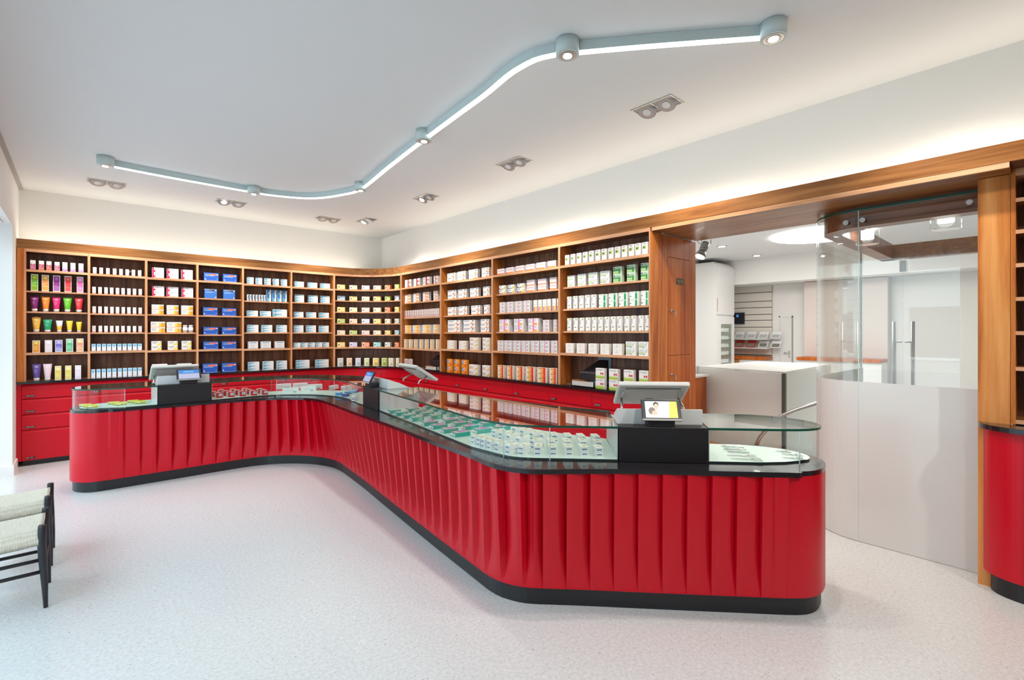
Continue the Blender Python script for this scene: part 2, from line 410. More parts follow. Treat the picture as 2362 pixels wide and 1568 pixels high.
def bay_straight(i):
    A = i < 6
    if A: a0, a1 = DA[i], DA[i+1]
    else: a0, a1 = DB[i-7], DB[i-6]
    Wd = abs(a1-a0)
    if A: o = empty('bookcase', 'wooden bookcase bay, %s from left, %s' % (ORD[i], BAYD[i]), 'bookcase', (a0, YF, ZB), 0, 'bookcase bays along the walls')
    else: o = empty('bookcase', 'wooden bookcase bay, %s from left, %s' % (ORD[i], BAYD[i]), 'bookcase', (XF, a0, ZB), -PI/2, 'bookcase bays along the walls')
    h = 2.437-ZB; e = .0125 if i else .045
    thick = .0115
    def side(x0, x1, nm='side_panel'):
        m = MB(); m.box(x0, .012, 0, x1, DEPTH, h, CHV); m.box(x0, 0, 0, x1, .012, h, EDZ); m.build(nm, o)
    l = .068 if i == 0 else thick
    if i == 0:
        m = MB(); m.box(.003, -.004, 0, .058, DEPTH, h, CHV); m.build('end_panel', o); side(.058, .075); l = .075
    else: side(.0005, l)
    side(Wd-thick, Wd-.0005)
    m = MB(); m.box(l, DEPTH-.012, 0, Wd-thick, DEPTH, h, WAL); m.build('back_panel', o)
    m = MB(); m.box(l, 0, ZT-ZB, Wd-thick, .010, h, EDGE if 1 else EDGE); m.box(l, .010, ZT-ZB, Wd-thick, DEPTH-.012, h, WALP); m.build('top_panel', o)
    m = MB(); m.box(l, .11, 0, Wd-thick, DEPTH-.012, .008, EDGE); m.build('bottom_board', o)
    for j, z in enumerate(ZS[i]):
        fixed = j in (0, 4); y0 = 0 if fixed else REC
        th = .026 if fixed else .018
        m = MB(); m.box(l, y0, z-ZB-th/2, Wd-thick, y0+.01, z-ZB+th/2, EDGE); m.box(l, y0+.01, z-ZB-th/2, Wd-thick, DEPTH-.012, z-ZB+th/2, CHX)
        m.build('shelf', o)
    return o
for i in list(range(6))+[7, 8, 9, 10]: bay_straight(i)
def bay_curved():
    o = empty('bookcase', 'wooden bookcase bay, seventh from left, '+BAYD[6], 'bookcase', (CCX, CCY, ZB), 0, 'bookcase bays along the walls')
    h = 2.437-ZB; n = 20
    def arc(r, a0=PI/2+.004, a1=-.004+.0): return [(r*math.cos(a0+(a1-a0)*k/n), r*math.sin(a0+(a1-a0)*k/n)) for k in range(n+1)]
    def ring(r0, r1, z0, z1, m, nm, me=None):
        mb = MB(); mb.prism(arc(r0)+arc(r1)[::-1], z0, z1, m)
        if me: mb.prism(arc(r0-.010)+arc(r0)[::-1], z0, z1, me)
        return mb.build(nm, o)
    ring(RC+DEPTH-.012, RC+DEPTH, 0, h, WAL, 'back_panel')
    ring(RC+.010, RC+DEPTH-.012, ZT-ZB, h, WALP, 'top_panel', EDGE)
    ring(RC+.11, RC+DEPTH-.012, 0, .008, EDGE, 'bottom_board')
    for j, z in enumerate(ZS[6]):
        fixed = j in (0, 5); r = RC+(0 if fixed else REC); th = .026 if fixed else .018
        ring(r+.010, RC+DEPTH-.012, z-ZB-th/2, z-ZB+th/2, CHX, 'shelf', EDGE)
    for X0, Y0, X1_, Y1_ in ((-.012, RC, 0.002, RC+DEPTH), (RC, .0005, RC+DEPTH, .012)):
        m = MB(); m.box(X0, Y0, 0, X1_, Y1_, h, CHV)
        if X0 < 0: m.box(X0, Y0-.008, 0, X1_, Y0, h, EDZ)
        else: m.box(X0-.008, Y0, 0, X0, Y1_, h, EDZ)
        m.build('side_panel', o)
bay_curved()

# ------------------------------------------------------------------ base cabinets
ZK = .918
ct = MB(); ct.prism(front_path(-.022, yend=2.402)+front_path(DEPTH, yend=2.402)[::-1], ZK, ZB-.001, BLK)
tag(ct.build('worktop'), 'continuous black worktop below the bookcases, following the curved corner', 'worktop')
kp = MB(); kp.prism(front_path(.05, yend=2.402, x0=XL+.05)+front_path(.1, yend=2.402, x0=XL+.05)[::-1], 0, .059, PLN)
tag(kp.build('kickboard'), 'black kickboard under the red wall cabinets', 'kickboard')
ROWS = [(.918, .753), (.753, .579), (.579, .405), (.405, .059)]
def seg_mesh(path, z0, z1, m, mb):                      # a drawer front slab along a short plan path, with finger lip
    mb.prism(offset(path, 0)+offset(path, .018)[::-1], z0+.002, z1-.030, m)
    # slanted lip
    lo = offset(path, .0); hi = offset(path, .014)
    for k in range(len(path)-1):
        mb.face([(lo[k][0], lo[k][1], z1-.030), (lo[k+1][0], lo[k+1][1], z1-.030), (hi[k+1][0], hi[k+1][1], z1-.003), (hi[k][0], hi[k][1], z1-.003)], m)
    mb.prism(offset(path, .018)+offset(path, .03)[::-1], z0+.002, z1-.003, m)
def base_unit(path, label, texts, bodyskip=False):
    """path: plan polyline of the front (left to right seen from the room)"""
    o = empty('base_cabinet', label, 'cabinet', (path[0][0], path[0][1], 0), 0, 'red drawer cabinets under the bookcases')
    loc = [(p[0]-path[0][0], p[1]-path[0][1]) for p in path]
    # inset both ends for the joint
    def lerp(a, b, t): return (a[0]+(b[0]-a[0])*t, a[1]+(b[1]-a[1])*t)
    L0 = math.dist(loc[0], loc[1]); L1 = math.dist(loc[-1], loc[-2])
    body = offset(loc, .031)
    m = MB(); m.prism(body+offset(loc, .17)[::-1], .059, ZK-.001, RED2); m.build('carcass', o)
    p2 = list(loc); p2[0] = lerp(loc[0], loc[1], min(.4, .002/L0)); p2[-1] = lerp(loc[-1], loc[-2], min(.4, .002/L1))
    for k, (zt, zb) in enumerate(ROWS):
        m = MB(); seg_mesh(p2, zb, zt, RED2, m); d = m.build('drawer', o)
        if k < len(texts) and texts[k]:
            a, b = p2[0], p2[1]; dx, dy = b[0]-a[0], b[1]-a[1]; l = math.hypot(dx, dy); dx /= l; dy /= l
            M = Matrix(((dx, -dy, 0, a[0]+dx*.028), (dy, dx, 0, a[1]+dy*.028), (0, 0, 1, 0), (0, 0, 0, 1)))
            t = MB(); t.box(0, -.004, zb+.022, .078, 0, zb+.040, BLKM, M=M)
            (put_text(t, texts[k], .006, zb+.026, .064, .010, -.0046, flat((240, 235, 235)), M) if texts[k] == 'ZEITUNG' else put_marks(t, len(texts[k])-1, .006, zb+.026, .060, .010, -.0046, flat((240, 235, 235)), M, len(texts[k])))
            q = t.build('label_plate', o); q.parent = d; q['label'] = 'small black name plate with white capitals'
    return o
ends = [XL+.043, .078, .70, 1.42, 2.2, 3.04]
names = ['leftmost, beside the white wall', 'second from left', 'third from left', 'fourth from left', 'fifth from left']
o = tag(MB().box(XL+.003, YF, .059, XL+.041, YF+.17, ZK-.001, RED2).build('filler_panel'), 'narrow plain red panel at the left end of the drawer cabinets', 'panel')
for i in range(5):
    base_unit([(ends[i], YF), (ends[i+1], YF)], 'red lacquered drawer cabinet under the bookcases, %s' % names[i], ['ZEITUNG', 'ZEITUNG', 'ZEITUNG', 'MELDER'] if i == 0 else ['OSTEO', 'AUGEN'] )
arcp = front_path(0)[1:-1]
cu = base_unit(arcp, 'curved red lacquered cabinet in the corner under the bookcases', [])
kn = MB(); kn.tube([(0, 0, 0), (0, -.03, 0)], .010, STEEL); kk = kn.build('knob', cu); kk.location = (CCX+RC*math.cos(.62)-CCX, CCY+RC*math.sin(.62)-YF-.0, .85)
ysB = [6.90, 6.2, 5.426, 4.826, 4.242, 3.649, 3.061, 2.402]
for i in range(7):
    base_unit([(XF, ysB[i]), (XF, ysB[i+1])], 'red lacquered drawer cabinet on the right wall, %s from the corner' % ORD[i], [['HUSTEN'], ['NASE'], ['HALS'], ['ALLERGIE'], ['HAUT'], ['MAGEN'], ['ZEITUNG']][i])

# ------------------------------------------------------------------ pier, beam and locker doors beside the opening
XE = 4.60
o = empty('wooden_pier', 'cherry wood pier at the left of the opening with two lockable doors', 'cupboard', (XF, 2.388, 0))
m = MB(); m.box(.001, .0, .0, .272, .012, 2.40, CHV); m.build('side_panel', o)
m = MB(); m.box(.675, 0, 0, XE-XF, .03, 2.40, CHR); m.build('side_panel', o)
m = MB(); m.box(.272, .012, 0, .675, .03, 2.40, CHR); m.build('back_panel', o)
for z0, z1, nm in ((2.205, 2.399, 'fixed_panel'), (1.285, 2.200, 'door'), (.02, 1.280, 'door')):
    m = MB(); m.box(.276, -.001, z0, .671, .011, z1, CHR); d = m.build(nm, o)
    if nm == 'door':
        zk = 1.70 if z0 > 1 else 1.10
        m = MB(); m.tube([(.335, -.001, zk), (.335, -.012, zk)], .014, STEEL, 16); m.box(.331, -.045, zk-.012, .337, -.010, zk+.004, STEEL); m.box(.326, -.05, zk-.05, .340, -.044, zk-.008, STEEL)
        q = m.build('key', o); q.parent = d
        if z0 > 1:
            m = MB(); m.box(.43, -.004, 1.955, .56, -.001, 2.015, flat((60, 45, 25))); put_marks(m, 6, .442, 1.968, .10, .032, -.0046, flat((190, 160, 110)), None, 5)
            q = m.build('sign', o); q.parent = d; q['label'] = 'small brass coloured name plate'
m = MB(); m.box(XF+.002, .16, 2.405, XF+.012, 2.386, 2.436, EDY); m.box(XF+.012, .16, 2.412, XE, 2.386, 2.436, CHY)
tag(m.build('beam'), 'wide wooden beam spanning the opening to the back room', 'beam')

# right hand wooden panel, bookcase sliver and rounded red counter
XP = 4.0
m = MB(); m.box(XP, .165, .0, XP+.10, .300, 2.41, wood('knotty panel wood', (.16, .030, .006), (.62, .21, .045), (.80, .36, .11), 'Z', .35, .55))
tag(m.build('wooden_post'), 'broad knotty orange wood post right of the glass wall', 'post')
o = empty('bookcase', 'empty dark wooden bookcase at the right edge of the picture', 'bookcase', (XP, .163, .97), -PI/2)
Wd = 1.2; h = 2.437-.97
for x in (0, Wd-.02):
    m = MB(); m.box(x, 0, 0, x+.02, .20, h, CHV); m.build('side_panel', o)
MB().box(.02, .19, 0, Wd-.02, .20, h, WAL).build('back_panel', o)
MB().box(.02, 0, h-.04, Wd-.02, .19, h, EDGE).build('top_panel', o)
for z in (2.257, 2.075, 1.883, 1.69, 1.495, 1.29, .986):
    m = MB(); m.box(.02, .0, z-.97-.011, Wd-.02, .012, z-.97+.011, EDGE); m.box(.02, .012, z-.97-.011, Wd-.02, .19, z-.97+.011, CHX); m.build('shelf', o)
def rc(off):   # rounded counter plan
    p = []
    for k in range(17):
        a = PI/2+PI/2*k/16
        p.append((3.998+(.150+off)*math.cos(a), .08+(.195+off)*math.sin(a)))
    p += [(3.848-off, -1.1), (4.19, -1.1), (4.19, .155), (3.998, .155)]
    return p
o = empty('side_counter', 'rounded red counter with black top at the right edge of the picture', 'counter', (0, 0, 0))
MB().prism(rc(-.03), 0, .11, PLN).build('plinth', o)
m = MB(); P_ = rc(0); m.prism(P_, .11, .94, RED); m.build('body', o)
m = MB(); m.box(3.842, .098, .112, 3.86, .103, .938, BLKM); m.build('joint', o)
MB().prism(rc(.022), .94, .968, BLK).build('top', o)

# ------------------------------------------------------------------ main sales counter
def catmull(P, step=.012, closed=False):
    Q = [Vector((a, b)) for a, b in P]; n = len(Q); out = []
    rng = range(n) if closed else range(n-1)
    for i in rng:
        p1, p2 = Q[i % n], Q[(i+1) % n]
        p0 = Q[(i-1) % n] if (closed or i > 0) else 2*p1-p2
        p3 = Q[(i+2) % n] if (closed or i < n-2) else 2*p2-p1
        k = max(2, int((p2-p1).length/step))
        for j in range(k):
            t = j/k; out.append(.5*((2*p1)+(-p0+p2)*t+(2*p0-5*p1+4*p2-p3)*t*t+(-p0+3*p1-3*p2+p3)*t**3))
    if not closed: out.append(Q[-1])
    return [(p.x, p.y) for p in out]
PF = [(0.2,5.985),(0.5,5.985),(0.9,5.985),(1.25,5.985),(1.45,5.97),(1.62,5.92),(1.78,5.815),(1.93,5.66),(2.03,5.49),(2.09,5.30),(2.10,5.12),(2.085,4.92),(2.03,4.38),(1.97,3.9),(1.915,3.45),(1.86,2.985),(1.815,2.579),(1.786,2.31),(1.774,2.2),(1.775,2.11),(1.79,2.045),(1.82,1.975),(1.86,1.918),(1.941,1.834),(2.055,1.718),(2.259,1.503),(2.45,1.302),(2.64,1.104),(2.789,.948)]
PE = [(2.85,.892),(2.894,.866),(2.945,.851),(3.005,.85),(3.1,.868),(3.2,.93),(3.265,1.05),(3.27,1.18),(3.22,1.31),(3.07,1.49),(2.9,1.69),(2.72,1.94),(2.60,2.3),(2.53,2.72),(2.49,3.1),(2.46,3.66),(2.48,4.2),(2.54,4.8),(2.58,5.4),(2.51,5.75),(2.35,5.98),(2.04,6.25),(1.6,6.42),(1.1,6.48),(.54,6.5),(.17,6.5),(.02,6.42),(-.05,6.29),(-.048,6.16),(.0,6.065),(.08,6.0)]
OUT = catmull(PF+PE, .012, True)
i1 = min(range(len(OUT)), key=lambda k: math.dist(OUT[k], PF[-1]))
FRONT = OUT[:i1+1]; REST = OUT[i1:]+[OUT[0]]
S = [0]
for a, b in zip(FRONT, FRONT[1:]): S.append(S[-1]+math.dist(a, b))
SL = S[-1]
LL = [(-.3,5.95),(0.19,5.955),(0.407,5.94),(0.58,5.93),(0.81,5.915),(1.04,5.91),(1.34,5.89),(1.61,5.81),(1.74,5.73),(1.85,5.59),(1.915,5.43),(1.938,5.18),(1.91,4.70),(1.872,4.19),(1.85,3.76),(1.825,3.38),(1.795,3.04),(1.775,2.84),(1.755,2.48),(1.738,2.22),(1.722,2.06),(1.725,1.96),(1.757,1.89),(1.84,1.810),(2.16,1.54),(2.48,1.205),(2.80,.868),(2.9,.762)]
LC = catmull(LL, .02)
def normal(path, i):
    a = path[max(i-1, 0)]; b = path[min(i+1, len(path)-1)]
    tx, ty = b[0]-a[0], b[1]-a[1]; l = math.hypot(tx, ty); return (ty/l, -tx/l)   # to the customer side
D = []
for i, p in enumerate(FRONT):
    n = normal(FRONT, i); best = None
    for a, b in zip(LC, LC[1:]):
        dx, dy = b[0]-a[0], b[1]-a[1]; den = n[0]*dy-n[1]*dx
        if abs(den) < 1e-9: continue
        t = ((a[0]-p[0])*dy-(a[1]-p[1])*dx)/den; q = ((a[0]-p[0])*n[1]-(a[1]-p[1])*n[0])/den
        if -1e-6 <= q <= 1+1e-6 and 0 < t < .35 and (best is None or t < best): best = t
    D.append(best)
last = .05
for i, d in enumerate(D):
    if d is None: D[i] = last
    else: last = d
D = [sum(D[max(0, i-12):i+13])/len(D[max(0, i-12):i+13]) for i in range(len(D))]
def at(s):
    """plan point, outward normal and ledge depth at front arc length s"""
    s = max(0, min(SL, s))
    lo, hi = 0, len(S)-1
    while hi-lo > 1:
        mid = (lo+hi)//2
        if S[mid] <= s: lo = mid
        else: hi = mid
    t = (s-S[lo])/max(1e-9, S[hi]-S[lo])
    p = (FRONT[lo][0]+(FRONT[hi][0]-FRONT[lo][0])*t, FRONT[lo][1]+(FRONT[hi][1]-FRONT[lo][1])*t)
    n0 = normal(FRONT, lo); n1 = normal(FRONT, hi); n = (n0[0]+(n1[0]-n0[0])*t, n0[1]+(n1[1]-n0[1])*t); l = math.hypot(*n); n = (n[0]/l, n[1]/l)
    return p, n, D[lo]+(D[hi]-D[lo])*t
def pt(s, off=0, ledge=0):
    p, n, d = at(s); o_ = off+d*ledge; return (p[0]+n[0]*o_, p[1]+n[1]*o_)
def s_near(q):
    i = min(range(len(FRONT)), key=lambda k: math.dist(FRONT[k], q)); return S[i]
def samp(s0, s1, off=0, ledge=0, step=.03):
    n = max(1, int(abs(s1-s0)/step)); return [pt(s0+(s1-s0)*k/n, off, ledge) for k in range(n+1)]
sc_ = empty('sales_counter', 'long bent red counter with pleated front, black ledge and black plinth', 'counter')
def simp(path, st=3): return path[::st]+([path[-1]] if (len(path)-1) % st else [])
RS = simp(REST, 2)
def offs(path, d): return offset(path, -d)
full0 = simp(OUT)
MB().prism(simp(FRONT)[:-1]+RS[:-1], 0, .1, PLN).build('plinth', sc_)
# pleated front
PITCH = .128; ZT0, ZT1 = .1, .742
mb = MB(); ss = []
s = 0.0
FLIP = 5.66
def g(ph, s):      # strip occupies the last 32 % of a module; hollow sits right after it (before it past the convex corner)
    if ph > .68: return 1
    t = ph/.68
    if s > FLIP: t = 1-t
    if t < .0001: return .05
    return .05+.88*(t**.62)
phs = [0, .004, .02, .045, .08, .12, .17, .23, .30, .38, .45, .51, .56, .60, .635, .66, .676, .6801, .84]
k = -1
rows = [0, .02, .05, .09, .14, .2, .27, .35, .5, .7, 1.0]
cols = []
nP = int(SL/PITCH)+1
for k in range(0, nP):
    for ph in phs:
        s = (k+ph)*PITCH-.002
        if s < 0.01 or s > SL-.002: continue
        edge = max(0, min(1, s/.06))*max(0, min(1, (SL-.05-s)/.05))
        p, n, d = at(s)
        # first module has no pleat: smooth run-in
        gg = g(ph, s) if s > .05 and s < SL-.06 else 1.0
        if s < .124: gg = 1.0 if s > .082 else .96
        top_ = max(0, d-.022); amp = min(top_*.9+.012, .058)*min(1, .45+s/.8)
        cols.append((p, n, [.02+top_*r-(amp*(1-gg)*(1-(1-min(1, r/.5))**2)+(.003 if gg < .98 else 0)) for r in rows]))
p0 = FRONT[0]; n0 = normal(FRONT, 0); cols.insert(0, (p0, n0, [.02]*len(rows)))
p1 = FRONT[-1]; n1 = normal(FRONT, len(FRONT)-1); cols.append((p1, n1, [.02]*len(rows)))
vi = []
for p, n, of in cols:
    vi.append(len(mb.v))
    for r, q in zip(rows, of): mb.v.append((p[0]+n[0]*q, p[1]+n[1]*q, ZT0+(ZT1-ZT0)*r))
km = mb.mi(RED)
for a, b in zip(vi, vi[1:]):
    for r in range(len(rows)-1):
        mb.f.append([a+r, b+r, b+r+1, a+r+1]); mb.m.append(km); mb.sm.append(False)
pf = mb.build('pleated_front', sc_)
# underside of the pleats so the bottom is closed
m = MB(); m.prism([pt(q*.05, .019) for q in range(int(SL/.05)+1)]+[pt(SL, .019)]+[pt(SL, -.05)]+[pt(q*.05, -.05) for q in range(int(SL/.05)+1)][::-1], .098, .103, RED); m.build('bottom_rail', sc_)
ro = offs(REST, .02)
m = MB(); m.strip(ro, .1, .742, RED); m.build('body_panel', sc_, weld=True)
# black top following ledge in front, body elsewhere
led = samp(0.03, SL+0, 0, 1, .03)
def rounded(a): return a
top = [pt(0, .02), pt(0.0, .02)]+[pt(.012, 0, .75)]+led+[(2.792, .876), (2.803, .871), (2.815, .872), (2.824, .880)]
join = [q for q in offs(RS, .0205)]
j0 = min(range(len(join)), key=lambda k: math.dist(join[k], top[-1]))
top = [top[0]]+top[2:]+join[max(2, j0):-1]
MB().prism(top, .742, .768, BLK).build('ledge_top', sc_)

# register block positions along the front
SR = [(s_near((.585, 5.985)), s_near((1.045, 5.985))), (s_near((2.02, 4.60)), s_near((1.99, 4.17))), (s_near((2.195, 1.573)), s_near((2.543, 1.217)))]
ZG0, ZG1 = .954, .967
# mint display floors, glass tops and panes for the four cases
backs = offs(RS, -.01)
def back_at(s):
    p, n, d = at(s); best = None
    for a, b in zip(backs, backs[1:]):
        dx, dy = b[0]-a[0], b[1]-a[1]; den = -n[0]*dy+n[1]*dx
        if abs(den) < 1e-9: continue
        t = ((a[0]-p[0])*dy-(a[1]-p[1])*dx)/den; q = ((a[0]-p[0])*(-n[1])+(a[1]-p[1])*n[0])/den
        if -1e-6 <= q <= 1+1e-6 and .1 < t < 1.1 and (best is None or t < best): best = t
    return best or .5
def back_line(s0, s1, n, inset=0):
    def bp(s_):
        p, n_, d = at(s_); t_ = back_at(s_); return (p[0]-n_[0]*t_, p[1]-n_[1]*t_)
    bk = backs; cum = [0]
    for a, b in zip(bk, bk[1:]): cum.append(cum[-1]+math.dist(a, b))
    def arc(q): k = min(range(len(bk)), key=lambda j: math.dist(bk[j], q)); return cum[k]
    a0, a1 = arc(bp(s0)), arc(bp(s1)); out = []
    for j in range(n+1):
        q = a0+(a1-a0)*j/n; k = max(0, min(len(bk)-2, next((i for i in range(len(cum)-1) if cum[i+1] >= q), len(bk)-2)))
        f = (q-cum[k])/max(1e-9, cum[k+1]-cum[k]); out.append((bk[k][0]+(bk[k+1][0]-bk[k][0])*f, bk[k][1]+(bk[k+1][1]-bk[k][1])*f))
    if inset: out = offset(out, inset)
    return out
def slab(f, b, z0, z1, m, ms):
    mb = MB(); n = len(f)
    for k in range(n-1):
        mb.face([(*f[k], z1), (*f[k+1], z1), (*b[k+1], z1), (*b[k], z1)], m); mb.face([(*f[k], z0), (*b[k], z0), (*b[k+1], z0), (*f[k+1], z0)], m)
        mb.face([(*f[k], z0), (*f[k+1], z0), (*f[k+1], z1), (*f[k], z1)], ms); mb.face([(*b[k+1], z0), (*b[k], z0), (*b[k], z1), (*b[k+1], z1)], ms)
    mb.face([(*b[0], z0), (*f[0], z0), (*f[0], z1), (*b[0], z1)], ms); mb.face([(*f[-1], z0), (*b[-1], z0), (*b[-1], z1), (*f[-1], z1)], ms)
    return mb
def quad_region(s0, s1, inset_f, ledge, inset_b, ends=(0, 0)):
    f = samp(s0, s1, -inset_f, ledge); nb = max(2, int(abs(s1-s0)/.08)); b = []
    for k in range(nb+1):
        s = s0+(s1-s0)*k/nb; p, n, d = at(s); t = back_at(s)-inset_b; b.append((p[0]-n[0]*t, p[1]-n[1]*t))
    # drop folded points
    return f, b
def ins(s):
    pts = [(0, -.03), (.4, -.035), (.84, -.012), (1.1, .02), (1.5, .085), (1.8, .10), (2.15, .08), (2.8, .04), (3.4, .058), (4.2, .058), (4.7, .045), (5.1, .034), (5.35, .075), (5.6, .10), (9, .10)]
    for (a_, b_), (c_, d_) in zip(pts, pts[1:]):
        if s <= c_: return b_+(d_-b_)*(s-a_)/(c_-a_)
    return .1
def samp_in(s0, s1, step=.03):
    n = max(1, int(abs(s1-s0)/step)); return [pt(s0+(s1-s0)*k/n, -ins(s0+(s1-s0)*k/n), 0) for k in range(n+1)]
def case(name, label, s0, s1, lend=False, rend=False, seams=()):
    o = empty('display_case', label, 'display case', (0, 0, .768), 0, 'glass display cases on the red counter')
    Z = lambda z: z-.768
    def inner(path, d): return offs(path, -d)
    if lend:
        i0 = next(k for k in range(len(RS)-1, 0, -1) if RS[k][0] > pt(s1)[0]-.02 and RS[k][1] > 6.3)
        endp = RS[i0:]; fr = samp_in(.12, s1)
        poly_t = offs(endp, .008)[:-2]+fr; poly_f = offs(endp, -.05)[:-2]+inner(fr, .010)
        cut = next(k for k, q in enumerate(poly_t) if q[0] < .02); sp = next(k for k, q in enumerate(poly_t) if q[0] > .15 and q[1] < 6.1)
        parts = [poly_t[cut:sp+1], poly_t[sp:]]
    elif rend:
        ENDC = catmull([pt(SL-.02, -.10), (2.955, .930), (3.03, .886), (3.10, .872), (3.18, .893), (3.245, .95), (3.285, 1.05), (3.283, 1.18), (3.235, 1.31)], .03)
        pe, ne, de = at(s0); tb = back_at(s0); bpt = (pe[0]-ne[0]*tb, pe[1]-ne[1]*tb)
        fr = samp_in(s0, SL-.05); i1_ = next(k for k in range(len(RS)) if RS[k][1] > 1.36); i2 = next(k for k in range(i1_, len(RS)) if math.dist(RS[k], bpt) < .08)
        tail = offs(RS[i1_:i2+1], .008)
        poly_t = fr+ENDC+tail; nE = len(ENDC); poly_f = inner(fr[:-1], .012)+[(lambda a_, b_, w_: (a_[0]*(1-w_)+b_[0]*w_, a_[1]*(1-w_)+b_[1]*w_))(q0, q1, min(1, .2+k/6)) for k, (q0, q1) in enumerate(zip(ENDC, inner(ENDC, .055)))][2:]+offs(RS[i1_:i2+1], -.03)
        k_ = min(range(len(ENDC)), key=lambda k: math.dist(ENDC[k], (2.955, .93)))
        parts = [fr+ENDC[:k_+1], ENDC[k_:]]
    else:
        fr = samp_in(s0, s1); b = back_line(s0, s1, len(fr)-1); slab(fr, b, Z(ZG0), Z(ZG1), GLT, GEDGE).build('glass_top', o, weld=True)
        ff = inner(samp_in(s0+.004, s1-.004), .010); b = back_line(s0+.004, s1-.004, len(ff)-1); slab(ff, [(q[0]*.98+w_[0]*.02, q[1]*.98+w_[1]*.02) for q, w_ in zip(b, ff)], Z(.7685), Z(.778), MINT, mat('dark floor rim', (.03, .05, .05), .3)).build('display_floor', o, weld=True)
        cuts = [s0]+list(seams)+[s1]; parts = [samp_in(a_+.001, b_-.001) for a_, b_ in zip(cuts, cuts[1:])]
    if lend or rend: MB().prism(poly_t, Z(ZG0), Z(ZG1), GLT, GEDGE).build('glass_top', o)
    if lend or rend: MB().prism(poly_f, Z(.7685), Z(.778), MINT, mat('dark floor rim', (.03, .05, .05), .3)).build('display_floor', o)
    for pa in parts:
        MB().strip(inner(pa, .001), Z(.7690), Z(ZG0), GL, .006, 1).build('glass_pane', o)
    for pa in parts[:-1]:
        q = pa[-1]; m = MB(); m.box(q[0]-.002, q[1]-.002, Z(.769), q[0]+.002, q[1]+.002, Z(ZG0), GEDGEB); m.build('pane_joint', o)
    # silver cross walls against the till blocks
    for se, sg in ((s0, 1), (s1, -1)):
        if (lend and se == s0) or (rend and se == s1): continue
        p, n, d = at(se+sg*.004); t = back_at(se); e_ = ins(se)
        a_ = (p[0]-n[0]*(e_+.010), p[1]-n[1]*(e_+.010)); b_ = (p[0]-n[0]*(t-.01), p[1]-n[1]*(t-.01))
        tx, ty = -n[1]*sg, n[0]*sg
        m = MB(); w_ = .004
        m.prism([a_, b_, (b_[0]+tx*w_, b_[1]+ty*w_), (a_[0]+tx*w_, a_[1]+ty*w_)], Z(.7785), Z(ZG0-.0005), mat('silver grey side wall', (.70, .72, .73), .35)); m.build('side_wall', o)
    return o
case('left', 'glass display case at the rounded left end of the counter, with yellow packs', 0, SR[0][0], lend=True)
case('mid', 'bent glass display case between the left and middle tills, with red boxes', SR[0][1], SR[1][0], seams=(s_near((1.65, 5.9)), s_near((2.06, 5.4))))
case('diag', 'long glass display case with green and white boxes between middle and right tills', SR[1][1], SR[2][0], seams=(s_near((1.775, 2.15)), s_near((1.93, 1.84))))
case('right', 'glass display case at the rounded right end, holding scissors', SR[2][1], SL, rend=True)
for s_ in (s_near((1.58, 5.94)), s_near((1.90, 3.3)), s_near((1.83, 2.7)), s_near((2.05, 4.6))):
    p, n, d = at(s_); t = back_at(s_)-.06
    m = MB(); m.tube([(p[0]-n[0]*t, p[1]-n[1]*t, .779), (p[0]-n[0]*t, p[1]-n[1]*t, .9535)], .004, GREYM, 10)
    tag(m.build('glass_support'), 'slim steel post under the glass top, %s' % {0: 'behind the white cartons', 1: 'behind the green boxes', 2: 'behind the green boxes nearer the white ones', 3: 'just left of the middle till'}[[s_near((1.58, 5.94)), s_near((1.90, 3.3)), s_near((1.83, 2.7)), s_near((2.05, 4.6))].index(s_)], 'post')

# till blocks, housings, monitors and customer displays
SCRB = mat('blue lit screen', (.05, .1, .25), .2, emit=(.06, .2, .5), estr=.9)
def till(idx, s0, s1, where):
    sm = (s0+s1)/2; p, n, d = at(sm); e_ = ins(sm); wdt = math.dist(pt(s0, -e_), pt(s1, -e_))
    front = (p[0]-n[0]*(e_-.002), p[1]-n[1]*(e_-.002)); rz = math.atan2(n[1], n[0])+PI/2
    tb = back_at(sm)-e_
    o = empty('till_block', 'black till block with white housing, %s' % where, 'till', (front[0], front[1], .768), rz, 'till blocks set into the counter')
    hw = wdt/2-.004
    m = MB(); m.box(-hw, 0, .0005, hw, .095, .1985, BLKM, .003); m.build('black_front', o)
    hm = mat('pale till housing', (.72, .74, .74), .3); yb = min(tb-.02, .48)
    m = MB(); m.box(-hw+.001, .0955, .0005, hw-.001, .112, .284, hm)
    for xa, xb in ((-hw+.001, -hw+.012), (hw-.012, hw-.001)):
        P_ = [(.1125, .0005), (yb, .0005), (yb, .190), (.30, .205), (.22, .245), (.1125, .284)]
        for xx, rev in ((xa, 1), (xb, 0)):
            q = [(xx, y_, z_) for y_, z_ in P_]; m.face(q[::-1] if rev else q, hm)
        for k in range(len(P_)):
            a_, b_ = P_[k], P_[(k+1) % len(P_)]; m.face([(xa, a_[0], a_[1]), (xb, a_[0], a_[1]), (xb, b_[0], b_[1]), (xa, b_[0], b_[1])], hm)
    m.box(-hw+.0125, .1125, .0005, hw-.0125, yb, .10, hm); m.build('white_housing', o)
    return o, rz, front, hw
